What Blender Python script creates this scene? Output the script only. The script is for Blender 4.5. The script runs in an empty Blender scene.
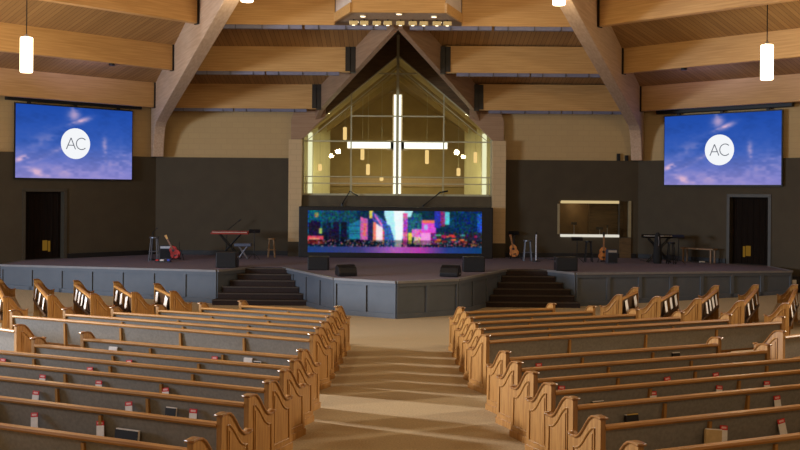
import bpy, bmesh, math, random
import numpy as np
from mathutils import Vector, Matrix

random.seed(7)
np.random.seed(7)
S = bpy.context.scene
C = S.collection
PI = math.pi
R = math.radians

# ------------------------------------------------------------------ camera
F, CX, CY, H, ROLL = 950.0, 397.0, 192.0, 3.3, 0.45
cam_data = bpy.data.cameras.new('camera')
cam = bpy.data.objects.new('camera', cam_data)
C.objects.link(cam)
cam_data.sensor_width = 36.0
cam_data.lens = F * 36.0 / 800.0
cam_data.shift_x = (400 - CX) / 800.0
cam_data.shift_y = -(225 - CY) / 800.0
cam_data.clip_end = 300
cam.matrix_world = Matrix.Translation((0, 0, H)) @ Matrix.Rotation(R(90), 4, 'X') @ Matrix.Rotation(R(ROLL), 4, 'Z')
S.camera = cam

S.view_settings.view_transform = 'Standard'
S.view_settings.look = 'None'
S.view_settings.exposure = 0.0
S.view_settings.gamma = 1.0
S.view_settings.use_curve_mapping = False
S.cycles.use_denoising = True
S.cycles.max_bounces = 8
S.cycles.transparent_max_bounces = 16
S.cycles.sample_clamp_indirect = 4.0


# ------------------------------------------------------------------ materials
def srgb(r, g, b):
    f = lambda c: (c / 255 / 12.92) if c / 255 <= 0.04045 else ((c / 255 + 0.055) / 1.055) ** 2.4
    return (f(r), f(g), f(b), 1.0)


def new_mat(name):
    m = bpy.data.materials.new(name)
    m.use_nodes = True
    nt = m.node_tree
    for n in list(nt.nodes):
        nt.nodes.remove(n)
    out = nt.nodes.new('ShaderNodeOutputMaterial')
    return m, nt, out


def mix_noise(nt, col, col2, scale, stretch=(1, 1, 1), detail=4, coord='Object', contrast=(0.35, 0.65)):
    tc = nt.nodes.new('ShaderNodeTexCoord')
    mp = nt.nodes.new('ShaderNodeMapping')
    mp.inputs['Scale'].default_value = stretch
    nz = nt.nodes.new('ShaderNodeTexNoise')
    nz.inputs['Scale'].default_value = scale
    nz.inputs['Detail'].default_value = detail
    rp = nt.nodes.new('ShaderNodeValToRGB')
    rp.color_ramp.elements[0].position = contrast[0]
    rp.color_ramp.elements[1].position = contrast[1]
    rp.color_ramp.elements[0].color = col
    rp.color_ramp.elements[1].color = col2
    nt.links.new(tc.outputs[coord], mp.inputs['Vector'])
    nt.links.new(mp.outputs['Vector'], nz.inputs['Vector'])
    nt.links.new(nz.outputs['Fac'], rp.inputs['Fac'])
    return rp.outputs['Color'], nz.outputs['Fac']


def surf(name, col, col2=None, scale=6, stretch=(1, 1, 1), rough=0.6, metal=0.0, bump=0.0, spec=0.4, coat=0.0, coord='Object', detail=4):
    m, nt, out = new_mat(name)
    b = nt.nodes.new('ShaderNodeBsdfPrincipled')
    b.inputs['Roughness'].default_value = rough
    b.inputs['Metallic'].default_value = metal
    b.inputs['Specular IOR Level'].default_value = spec
    b.inputs['Coat Weight'].default_value = coat
    b.inputs['Coat Roughness'].default_value = 0.25
    if col2 is None:
        col2 = tuple(c * 0.85 for c in col[:3]) + (1,)
    c, f = mix_noise(nt, col, col2, scale, stretch, detail, coord)
    nt.links.new(c, b.inputs['Base Color'])
    if bump:
        bp = nt.nodes.new('ShaderNodeBump')
        bp.inputs['Strength'].default_value = bump
        bp.inputs['Distance'].default_value = 0.02
        nt.links.new(f, bp.inputs['Height'])
        nt.links.new(bp.outputs['Normal'], b.inputs['Normal'])
    nt.links.new(b.outputs['BSDF'], out.inputs['Surface'])
    return m


def emis(name, col, strength):
    m, nt, out = new_mat(name)
    e = nt.nodes.new('ShaderNodeEmission')
    e.inputs['Color'].default_value = col
    e.inputs['Strength'].default_value = strength
    nt.links.new(e.outputs['Emission'], out.inputs['Surface'])
    return m


def emis_attr(name, strength):
    m, nt, out = new_mat(name)
    a = nt.nodes.new('ShaderNodeAttribute')
    a.attribute_name = 'picture'
    e = nt.nodes.new('ShaderNodeEmission')
    e.inputs['Strength'].default_value = strength
    nt.links.new(a.outputs['Color'], e.inputs['Color'])
    nt.links.new(e.outputs['Emission'], out.inputs['Surface'])
    return m


def thin_glass(name, tint=(0.93, 0.97, 0.93, 1), base=0.05):
    m, nt, out = new_mat(name)
    t = nt.nodes.new('ShaderNodeBsdfTransparent')
    t.inputs['Color'].default_value = tint
    g = nt.nodes.new('ShaderNodeBsdfGlossy')
    g.inputs['Roughness'].default_value = 0.01
    fr = nt.nodes.new('ShaderNodeFresnel')
    fr.inputs['IOR'].default_value = 1.5
    mx = nt.nodes.new('ShaderNodeMixShader')
    nt.links.new(fr.outputs['Fac'], mx.inputs['Fac'])
    nt.links.new(t.outputs['BSDF'], mx.inputs[1])
    nt.links.new(g.outputs['BSDF'], mx.inputs[2])
    nt.links.new(mx.outputs['Shader'], out.inputs['Surface'])
    return m


def planks(name, col, col2, width=0.14, rough=0.6):
    """ceiling decking: narrow boards along UV v"""
    m, nt, out = new_mat(name)
    b = nt.nodes.new('ShaderNodeBsdfPrincipled')
    b.inputs['Roughness'].default_value = rough
    b.inputs['Specular IOR Level'].default_value = 0.3
    tc = nt.nodes.new('ShaderNodeTexCoord')
    sx = nt.nodes.new('ShaderNodeSeparateXYZ')
    nt.links.new(tc.outputs['UV'], sx.inputs['Vector'])
    dv = nt.nodes.new('ShaderNodeMath'); dv.operation = 'DIVIDE'; dv.inputs[1].default_value = width
    nt.links.new(sx.outputs['X'], dv.inputs[0])
    fl = nt.nodes.new('ShaderNodeMath'); fl.operation = 'FLOOR'
    nt.links.new(dv.outputs[0], fl.inputs[0])
    fr = nt.nodes.new('ShaderNodeMath'); fr.operation = 'FRACT'
    nt.links.new(dv.outputs[0], fr.inputs[0])
    wn = nt.nodes.new('ShaderNodeTexWhiteNoise'); wn.noise_dimensions = '1D'
    nt.links.new(fl.outputs[0], wn.inputs['W'])
    mp = nt.nodes.new('ShaderNodeMapping'); mp.inputs['Scale'].default_value = (14, 1.2, 1)
    nt.links.new(tc.outputs['UV'], mp.inputs['Vector'])
    nz = nt.nodes.new('ShaderNodeTexNoise'); nz.inputs['Scale'].default_value = 1.0
    nt.links.new(mp.outputs['Vector'], nz.inputs['Vector'])
    ad = nt.nodes.new('ShaderNodeMath'); ad.operation = 'MULTIPLY_ADD'
    ad.inputs[1].default_value = 0.55
    nt.links.new(wn.outputs['Value'], ad.inputs[0])
    m2 = nt.nodes.new('ShaderNodeMath'); m2.operation = 'MULTIPLY'; m2.inputs[1].default_value = 0.45
    nt.links.new(nz.outputs['Fac'], m2.inputs[0])
    nt.links.new(m2.outputs[0], ad.inputs[2])
    mixc = nt.nodes.new('ShaderNodeMix'); mixc.data_type = 'RGBA'
    mixc.inputs['A'].default_value = col
    mixc.inputs['B'].default_value = col2
    nt.links.new(ad.outputs[0], mixc.inputs['Factor'])
    gap = nt.nodes.new('ShaderNodeMath'); gap.operation = 'LESS_THAN'; gap.inputs[1].default_value = 0.08
    nt.links.new(fr.outputs[0], gap.inputs[0])
    mg = nt.nodes.new('ShaderNodeMix'); mg.data_type = 'RGBA'
    nt.links.new(gap.outputs[0], mg.inputs['Factor'])
    nt.links.new(mixc.outputs['Result'], mg.inputs['A'])
    mg.inputs['B'].default_value = tuple(c * 0.45 for c in col2[:3]) + (1,)
    nt.links.new(mg.outputs['Result'], b.inputs['Base Color'])
    nt.links.new(b.outputs['BSDF'], out.inputs['Surface'])
    return m


def brick_mat(name, col, col2, mortar):
    m, nt, out = new_mat(name)
    b = nt.nodes.new('ShaderNodeBsdfPrincipled')
    b.inputs['Roughness'].default_value = 0.8
    tc = nt.nodes.new('ShaderNodeTexCoord')
    sx = nt.nodes.new('ShaderNodeSeparateXYZ')
    nt.links.new(tc.outputs['Object'], sx.inputs['Vector'])
    ad = nt.nodes.new('ShaderNodeMath'); ad.operation = 'ADD'
    nt.links.new(sx.outputs['X'], ad.inputs[0]); nt.links.new(sx.outputs['Y'], ad.inputs[1])
    cb = nt.nodes.new('ShaderNodeCombineXYZ')
    nt.links.new(ad.outputs[0], cb.inputs['X']); nt.links.new(sx.outputs['Z'], cb.inputs['Y'])
    br = nt.nodes.new('ShaderNodeTexBrick')
    br.inputs['Scale'].default_value = 1.0
    br.inputs['Brick Width'].default_value = 0.4
    br.inputs['Row Height'].default_value = 0.2
    br.inputs['Mortar Size'].default_value = 0.012
    br.inputs['Color1'].default_value = col
    br.inputs['Color2'].default_value = col2
    br.inputs['Mortar'].default_value = mortar
    nt.links.new(cb.outputs['Vector'], br.inputs['Vector'])
    nt.links.new(br.outputs['Color'], b.inputs['Base Color'])
    nt.links.new(b.outputs['BSDF'], out.inputs['Surface'])
    return m


M = {}
M['carpet'] = surf('carpet_tan', srgb(188, 169, 138), srgb(168, 150, 121), 40, rough=0.95, bump=0.15, spec=0.1)
M['stage_carpet'] = surf('stage_carpet', srgb(134, 124, 138), srgb(120, 111, 125), 30, rough=0.9, spec=0.15)
M['step_carpet'] = surf('step_carpet', srgb(56, 46, 44), srgb(48, 40, 38), 30, rough=0.95, spec=0.1)
M['fascia'] = surf('fascia_paint', srgb(87, 93, 102), srgb(82, 88, 97), 3, rough=0.5)
M['charcoal'] = surf('charcoal_paint', srgb(75, 66, 51), srgb(71, 62, 48), 2, rough=0.75, spec=0.25)
M['tan_wall'] = brick_mat('tan_block', srgb(186, 157, 110), srgb(183, 154, 108), srgb(179, 150, 105))
M['pillar'] = brick_mat('pale_block', srgb(200, 172, 130), srgb(197, 169, 128), srgb(190, 162, 122))
M['deck'] = planks('ceiling_decking', srgb(176, 136, 88), srgb(142, 106, 66))
M['glulam'] = surf('glulam_beam', srgb(199, 156, 99), srgb(183, 139, 84), 3.0, (0.35, 6, 9), rough=0.5, spec=0.3)
M['arch'] = surf('glulam_arch', srgb(196, 168, 142), srgb(180, 150, 124), 3.0, (0.3, 6, 7), rough=0.5, spec=0.3)
M['valley'] = surf('gable_beam', srgb(166, 134, 106), srgb(150, 118, 92), 3.0, (0.3, 6, 7), rough=0.5, spec=0.3)
M['dark_wood'] = surf('dark_wood', srgb(104, 80, 50), srgb(84, 64, 40), 3, (1, 1, 8), rough=0.6)
M['plate'] = surf('steel_plate', srgb(44, 38, 32), srgb(38, 32, 28), 5, rough=0.5, metal=0.3)
M['oak_x'] = surf('oak_along', srgb(176, 126, 62), srgb(150, 102, 46), 4, (0.6, 10, 10), rough=0.45, coat=0.1)
M['oak_z'] = surf('oak_upright', srgb(172, 126, 66), srgb(144, 100, 46), 4, (9, 9, 0.7), rough=0.36, coat=0.3)
M['oak_cap'] = surf('oak_cap', srgb(150, 104, 56), srgb(128, 84, 42), 4, (6, 6, 6), rough=0.32, coat=0.35)
M['wing_back'] = surf('wing_pew_back', srgb(82, 54, 28), srgb(64, 42, 22), 4, (0.6, 10, 10), rough=0.5)
M['pew_back'] = surf('pew_back_fabric', srgb(138, 133, 125), srgb(127, 122, 114), 25, rough=0.8, spec=0.2)
M['cushion'] = surf('pew_cushion', srgb(150, 128, 100), srgb(135, 115, 90), 30, rough=0.9, spec=0.1)
M['black'] = surf('black_plastic', srgb(26, 25, 28), srgb(20, 19, 22), 8, rough=0.5)
M['black_cloth'] = surf('black_grille', srgb(40, 40, 42), srgb(22, 22, 24), 120, rough=0.9)
M['black_metal'] = surf('black_metal', srgb(36, 36, 38), srgb(28, 28, 30), 8, rough=0.35, metal=0.4)
M['trough'] = surf('light_trough', srgb(118, 118, 140), srgb(110, 110, 132), 8, rough=0.5)
M['grey_metal'] = surf('grey_metal', srgb(130, 130, 140), srgb(112, 112, 122), 8, rough=0.35, metal=0.7)
M['silver'] = surf('bright_metal', srgb(200, 200, 205), srgb(180, 180, 186), 8, rough=0.3, metal=0.8)
M['mullion'] = surf('pale_mullion', srgb(186, 182, 150), srgb(176, 172, 142), 5, rough=0.4)
M['chapel'] = surf('chapel_plaster', srgb(176, 154, 104), srgb(168, 146, 98), 2, rough=0.85, spec=0.15)
M['chapel_light'] = surf('chapel_pale', srgb(214, 206, 160), srgb(206, 198, 154), 2, rough=0.85, spec=0.15)
M['parapet'] = surf('parapet_grey', srgb(84, 76, 60), srgb(74, 66, 54), 3, rough=0.35)
M['white_paint'] = surf('cream_paint', srgb(236, 226, 196), srgb(228, 218, 188), 4, rough=0.5)
M['trim_grey'] = surf('grey_trim', srgb(68, 62, 51), srgb(63, 57, 47), 4, rough=0.5)
M['door_wood'] = surf('dark_door', srgb(30, 22, 17), srgb(22, 16, 12), 3, (9, 9, 0.6), rough=0.9, spec=0.1)
M['amber'] = emis('amber_patch', srgb(190, 140, 50), 0.25)
M['paper'] = surf('white_paper', srgb(236, 230, 226), srgb(224, 218, 214), 12, rough=0.8)
M['red'] = surf('red_print', srgb(214, 52, 52), srgb(200, 44, 44), 30, rough=0.7)
M['tan_paper'] = surf('tan_cover', srgb(206, 176, 126), srgb(190, 160, 112), 12, rough=0.6)
M['guitar'] = surf('guitar_top', srgb(196, 120, 50), srgb(160, 82, 32), 6, rough=0.25, coat=0.4)
M['guitar_red'] = surf('red_lacquer', srgb(196, 44, 40), srgb(150, 30, 30), 6, rough=0.55)
M['guitar_yellow'] = surf('yellow_lacquer', srgb(220, 170, 60), srgb(200, 140, 50), 6, rough=0.25, coat=0.4)
M['neck'] = surf('maple_neck', srgb(150, 100, 60), srgb(110, 70, 44), 6, (9, 9, 1), rough=0.4)
M['kb_red'] = surf('red_case', srgb(160, 50, 38), srgb(140, 42, 32), 6, rough=0.4)
M['keys'] = surf('ivory_keys', srgb(220, 214, 204), srgb(206, 200, 190), 40, rough=0.4)
M['stool_wood'] = surf('stool_wood', srgb(150, 116, 76), srgb(126, 94, 60), 6, (8, 8, 1), rough=0.5)
M['blue'] = surf('blue_plastic', srgb(60, 80, 200), srgb(50, 70, 180), 6, rough=0.4)
M['niche'] = surf('niche_brown', srgb(110, 82, 46), srgb(98, 72, 40), 3, rough=0.7)
M['soffit'] = surf('soffit_grey', srgb(176, 154, 134), srgb(160, 138, 120), 18, rough=0.8)
M['ring'] = surf('ring_panel', srgb(206, 192, 182), srgb(198, 184, 174), 3, rough=0.6)
M['gold'] = surf('cream_lamp_body', srgb(220, 196, 140), srgb(204, 180, 124), 6, rough=0.4)
M['lens'] = emis('lamp_lens', srgb(255, 230, 190), 3.0)
M['pendant'] = emis('pendant_glow', (1.0, 0.80, 0.50, 1), 5.0)
M['reflection_amber'] = emis('reflection_glow', (1.0, 0.66, 0.26, 1), 1.0)
M['cross_glow'] = emis('cross_glow', (1.0, 0.97, 0.84, 1), 1.6)
M['reveal_glow'] = emis('reveal_glow', (1.0, 0.96, 0.62, 1), 0.95)
M['glass'] = thin_glass('clear_glass')
M['screen'] = emis_attr('screen_picture', 1.0)
M['logo_white'] = emis('logo_white', (0.95, 0.97, 1.0, 1), 0.95)
M['logo_grey'] = emis('logo_grey', srgb(90, 94, 106), 1.0)
M['bead'] = M['oak_z']


# ------------------------------------------------------------------ mesh building
class MB:
    def __init__(self):
        self.bm = bmesh.new()
        self.mi = 0

    def _f(self, vs):
        try:
            f = self.bm.faces.new(vs)
            f.material_index = self.mi
            return f
        except ValueError:
            return None

    def box(self, x0, x1, y0, y1, z0, z1, m=None):
        p = [(x, y, z) for z in (z0, z1) for y in (y0, y1) for x in (x0, x1)]
        v = [self.bm.verts.new(m @ Vector(q) if m else q) for q in p]
        for q in ((0, 2, 3, 1), (4, 5, 7, 6), (0, 1, 5, 4), (2, 6, 7, 3), (0, 4, 6, 2), (1, 3, 7, 5)):
            self._f([v[i] for i in q])
        return self

    def prism(self, pts, ax, a0, a1, m=None):
        """polygon pts in the other two axes, extruded along axis ax"""
        def mk(p, a):
            q = {'x': (a, p[0], p[1]), 'y': (p[0], a, p[1]), 'z': (p[0], p[1], a)}[ax]
            return self.bm.verts.new(m @ Vector(q) if m else q)
        A = [mk(p, a0) for p in pts]
        B = [mk(p, a1) for p in pts]
        n = len(pts)
        self._f(A[::-1]); self._f(B)
        for i in range(n):
            self._f([A[i], A[(i + 1) % n], B[(i + 1) % n], B[i]])
        return self

    def poly(self, pts):
        self._f([self.bm.verts.new(p) for p in pts])
        return self

    def tube(self, pts, r, seg=8, r2=None, closed=False):
        pts = [Vector(p) for p in pts]
        n = len(pts)
        rings = []
        for i, p in enumerate(pts):
            if closed:
                d = (pts[(i + 1) % n] - pts[i - 1]).normalized()
            else:
                d = (pts[min(i + 1, n - 1)] - pts[max(i - 1, 0)]).normalized()
            up = Vector((0, 0, 1)) if abs(d.z) < 0.9 else Vector((1, 0, 0))
            a = d.cross(up).normalized()
            b = d.cross(a)
            rr = r if r2 is None else r + (r2 - r) * i / max(1, n - 1)
            rings.append([self.bm.verts.new(p + (a * math.cos(2 * PI * k / seg) + b * math.sin(2 * PI * k / seg)) * rr) for k in range(seg)])
        for i in range(n if closed else n - 1):
            A, B = rings[i], rings[(i + 1) % n]
            for k in range(seg):
                self._f([A[k], A[(k + 1) % seg], B[(k + 1) % seg], B[k]])
        if not closed:
            self._f(rings[0][::-1]); self._f(rings[-1])
        return self

    def lathe(self, prof, seg=20, c=(0, 0, 0)):
        rings = [[self.bm.verts.new((c[0] + r * math.cos(2 * PI * k / seg), c[1] + r * math.sin(2 * PI * k / seg), c[2] + z)) for k in range(seg)] for r, z in prof]
        for A, B in zip(rings, rings[1:]):
            for k in range(seg):
                self._f([A[k], A[(k + 1) % seg], B[(k + 1) % seg], B[k]])
        self._f(rings[0][::-1]); self._f(rings[-1])
        return self

    def mesh(self, name, mats, smooth=False):
        bmesh.ops.recalc_face_normals(self.bm, faces=self.bm.faces)
        me = bpy.data.meshes.new(name)
        if smooth:
            for f in self.bm.faces:
                f.smooth = True
        self.bm.to_mesh(me)
        self.bm.free()
        for m in (mats if isinstance(mats, (list, tuple)) else [mats]):
            me.materials.append(m)
        return me

    def build(self, name, mats, parent=None, smooth=False, bevel=0.0, loc=None):
        o = bpy.data.objects.new(name, self.mesh(name, mats, smooth))
        C.objects.link(o)
        o.parent = parent
        if loc:
            o.location = loc
        if smooth:
            o.modifiers.new('split', 'EDGE_SPLIT').split_angle = R(40)
        if bevel:
            b = o.modifiers.new('bevel', 'BEVEL')
            b.width = bevel
            b.segments = 2
            b.limit_method = 'ANGLE'
        return o


def tag(o, label=None, cat=None, group=None, kind=None):
    if label: o['label'] = label
    if cat: o['category'] = cat
    if group: o['group'] = group
    if kind: o['kind'] = kind
    return o


def thing(name, label, cat, loc=(0, 0, 0), rz=0.0, group=None):
    o = bpy.data.objects.new(name, None)
    C.objects.link(o)
    o.location = loc
    o.rotation_euler = (0, 0, rz)
    o.empty_display_size = 0.2
    return tag(o, label, cat, group)


def struct(o):
    o['kind'] = 'structure'
    return o


def inst(name, me, parent, loc=(0, 0, 0), rot=(0, 0, 0), scale=None):
    o = bpy.data.objects.new(name, me)
    C.objects.link(o)
    o.parent = parent
    o.location = loc
    o.rotation_euler = rot
    if scale: o.scale = scale
    return o


def copy_tree(o, parent=None):
    c = o.copy()
    C.objects.link(c)
    c.parent = parent
    for ch in list(o.children):
        copy_tree(ch, c)
    return c


def unroll(x, y):
    a = R(ROLL)
    dx, dy = x - CX, y - CY
    # the photograph is turned slightly clockwise
    return CX + dx * math.cos(a) + dy * math.sin(a), CY - dx * math.sin(a) + dy * math.cos(a)


def at_z(x, y, z):
    """place seen at photo point (x, y) at height z"""
    x, y = unroll(x, y)
    Y = (H - z) * F / (y - CY)
    return (x - CX) / F * Y, Y


def at_y(x, y, Y):
    x, y = unroll(x, y)
    return (x - CX) / F * Y, H - (y - CY) / F * Y


ORD = ['first', 'second', 'third', 'fourth', 'fifth', 'sixth', 'seventh', 'eighth', 'ninth', 'tenth', 'eleventh', 'twelfth']

# ------------------------------------------------------------------ the room: an octagon, inradius 21.1 about (0, 13.4)
YW, XC = 34.5, 8.76           # front wall, corner
CEN = Vector((0, 13.4))
RIN = YW - CEN.y
SL = 0.218
EAVE = 7.0
WAIN = 4.5
TH = 0.3
corners = []
for k in range(8):
    a = R(90 + 22.5 - 45 * k)
    r = RIN / math.cos(R(22.5))
    corners.append(Vector((CEN.x + r * math.cos(a), CEN.y + r * math.sin(a))))
# corners[0] = front left, corners[1] = front right, then clockwise


def deck_z(d):
    return EAVE + SL * d


# floor
fl = MB()
fl.prism([(c.x * 1.02, CEN.y + (c.y - CEN.y) * 1.02) for c in corners], 'z', -0.2, 0.0)
struct(fl.build('floor', M['carpet']))

# front wall with the opening of the glazed gable and of the recessed booth
GX = 3.42                                # half width of the glazed opening
NX0, NX1, NZ0, NZ1 = 5.88, 8.46, 1.72, 3.02   # booth opening


def wall_rects(rects, y0, y1, name, zsplit=WAIN):
    b = MB()
    for x0, x1, z0, z1 in rects:
        b.mi = 0 if z1 <= zsplit + 1e-3 else 1
        b.box(x0, x1, y0 if b.mi == 0 else y0 + 0.12, y1, z0, z1)
    return struct(b.build(name, [M['charcoal'], M['tan_wall']]))


rects = [(-XC, -GX - 0.02, 0, WAIN), (-XC, -GX - 0.02, WAIN, 7.3),
         (GX + 0.02, NX0, 0, WAIN), (NX0, NX1, 0, NZ0), (NX0, NX1, NZ1, WAIN), (NX1, XC, 0, WAIN), (GX + 0.02, XC, WAIN, 7.3)]
wall_rects(rects, YW, YW + TH, 'wall_front')

# angled walls with doors (a = distance along the wall from the corner)
DOOR_A0, DOOR_A1, DOOR_H = 3.46, 4.84, 2.28
STG = 0.97


def angled_frame(side):
    """local frame: x along wall away from corner, y inward to the room, z up"""
    s = side
    o = Vector((s * XC, YW, 0))
    ex = Vector((s * math.sqrt(.5), -math.sqrt(.5), 0))
    ey = Vector((-s * math.sqrt(.5), -math.sqrt(.5), 0))
    m = Matrix.Identity(4)
    for i in range(3):
        m[i][0], m[i][1], m[i][2], m[i][3] = ex[i], ey[i], (0, 0, 1)[i], o[i]
    return m


WL = 2 * XC
for side, nm in ((-1, 'left'), (1, 'right')):
    m = angled_frame(side)
    b = MB()
    for x0, x1, z0, z1 in [(0, DOOR_A0, 0, WAIN), (DOOR_A0, DOOR_A1, 0, STG), (DOOR_A0, DOOR_A1, STG + DOOR_H, WAIN), (DOOR_A1, WL, 0, WAIN), (0, WL, WAIN, 7.3)]:
        b.mi = 0 if z1 <= WAIN + 1e-3 else 1
        b.box(x0, x1, -TH, 0 if b.mi == 0 else -0.12, z0, z1, m)
    struct(b.build('wall_' + nm, [M['charcoal'], M['tan_wall']]))
    # doorway: dark wood door set back in a grey frame
    d = bpy.data.objects.new('door_1' if side < 0 else 'door_2', None)
    C.objects.link(d)
    struct(d)
    b = MB()
    b.box(DOOR_A0 - 0.07, DOOR_A0 + 0.03, -TH, 0.03, STG, STG + DOOR_H, m)
    b.box(DOOR_A1 - 0.03, DOOR_A1 + 0.07, -TH, 0.03, STG, STG + DOOR_H, m)
    b.box(DOOR_A0 - 0.07, DOOR_A1 + 0.07, -TH, 0.03, STG + DOOR_H - 0.03, STG + DOOR_H + 0.07, m)
    struct(b.build('door_frame', M['trim_grey'], d))
    b = MB()
    b.box(DOOR_A0 + 0.03, DOOR_A1 - 0.03, -TH + 0.02, -TH + 0.07, STG + 0.01, STG + DOOR_H - 0.03, m)
    for i in range(6):
        x = DOOR_A0 + 0.12 + i * 0.20
        b.box(x, x + 0.03, -TH + 0.07, -TH + 0.085, STG + 0.05, STG + DOOR_H - 0.08, m)
    struct(b.build('door_leaf', M['door_wood'], d))
    b = MB()
    x0 = DOOR_A0 + 0.40
    b.box(x0, x0 + 0.07, -TH + 0.07, -TH + 0.095, STG + 0.24, STG + 0.60, m)
    b.box(x0 + 0.1, x0 + 0.26, -TH + 0.07, -TH + 0.095, STG + 0.28, STG + 0.62, m)
    struct(b.build('door_amber_patch', M['amber'], d))  # two small amber emissive patches low on the leaf

# remaining walls behind and beside the viewer
names = {2: 'right_side', 3: 'right_rear', 4: 'rear', 5: 'left_rear', 6: 'left_side'}
for k in range(2, 7):
    p, q = corners[k], corners[(k + 1) % 8]
    dirv = (q - p).normalized()
    nrm = Vector((-dirv.y, dirv.x))
    if nrm.dot(p - CEN) < 0: nrm = -nrm
    b = MB()
    b.mi = 0
    b.prism([(p.x, p.y), (q.x, q.y), (q.x + nrm.x * TH, q.y + nrm.y * TH), (p.x + nrm.x * TH, p.y + nrm.y * TH)], 'z', 0, 7.3)
    struct(b.build('wall_' + names[k], [M['tan_wall']]))

# ceiling: eight sloping planes, the front one opened for the gable dormer
VY = 26.7                                  # where the two valley beams meet
VX = 2.96


def ceil_plane(name, pts, u, v):
    b = MB()
    b.poly(pts)
    bm = b.bm
    uv = bm.loops.layers.uv.new('UVMap')
    for f in bm.faces:
        for l in f.loops:
            l[uv].uv = (l.vert.co.x * u[0] + l.vert.co.y * u[1], l.vert.co.x * v[0] + l.vert.co.y * v[1])
    o = b.build(name, M['deck'])
    md = o.modifiers.new('thickness', 'SOLIDIFY')
    md.thickness = 0.12
    md.offset = 1.0
    return struct(o)


APEX = (0, CEN.y, deck_z(RIN))
zc = lambda c: (c.x, c.y, EAVE)
zv = lambda y: EAVE + SL * (YW - y)
for s, nm in ((-1, 'left'), (1, 'right')):
    # wall up, ridge, valley
    c0 = corners[0] if s < 0 else corners[1]
    ceil_plane('ceiling_front_' + nm, [zc(c0), (s * VX, YW, EAVE), (0, VY, zv(VY)), APEX][::1 if s < 0 else -1], (1, 0), (0, 1))
for k in range(1, 8):
    p, q = corners[k], corners[(k + 1) % 8]
    dv = (q - p).normalized()
    ceil_plane('ceiling_' + ('right', 'right_side', 'right_rear', 'rear', 'left_rear', 'left_side', 'left')[k - 1], [zc(p), zc(q), APEX], (dv.x, dv.y), (-dv.y, dv.x))

# dormer roof over the glazed gable (dark boards)
RZ = zv(VY)
RZB = 9.15
b = MB()
for s in (-1, 1):
    b.poly([(0, VY - 0.02, RZ + 0.02), (s * VX, YW, EAVE + 0.02), (s * 3.6, YW + 0.3, 6.7), (0, YW + 0.3, RZB)])
o = b.build('ceiling_dormer', M['dark_wood'])
md = o.modifiers.new('thickness', 'SOLIDIFY'); md.thickness = 0.1; md.offset = 1.0
struct(o)


# ------------------------------------------------------------------ big timber: hips, valleys, purlins
def beam_thing(name, label, cat, group=None):
    return thing(name, label, cat, (0, 0, 0), 0, group)


def frame_matrix(org, ex):
    ex = Vector((ex[0], ex[1], 0)).normalized()
    ey = Vector((-ex.y, ex.x, 0))
    m = Matrix.Identity(4)
    for i in range(3):
        m[i][0], m[i][1], m[i][2], m[i][3] = ex[i], ey[i], (0, 0, 1)[i], org[i]
    return m


HS = 0.2013
for s, nm in ((-1, 'left'), (1, 'right')):
    c = Vector((s * XC, YW))
    d = (CEN - c).normalized()
    L = (CEN - c).length
    lo = [(L - 0.6, 5.48 + HS * (L - 0.6)), (3.4, 6.165), (1.25, 5.70), (0.95, 5.55), (0.75, 5.30), (0.6, 4.95), (0.5, 4.5)]
    hi = [(0.02, 4.5), (0.02, EAVE + 0.0), (L - 0.6, EAVE + HS * (L - 0.6))]
    b = MB()
    b.prism(lo + hi, 'y', -0.19, 0.19)
    o = b.build('hip_beam', M['arch'], None, bevel=0.02)
    o.matrix_world = frame_matrix((c.x, c.y, 0), d)
    tag(o, f'huge pale timber arch rising from the {nm} corner of the stage wall', 'beam', 'two great timber arches', None)
    # bolts plates
PUR = [0.8, 4.4, 8.2]
PD = [0.96, 0.88, 0.90]


def hip_t(d):
    return d / RIN


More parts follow.
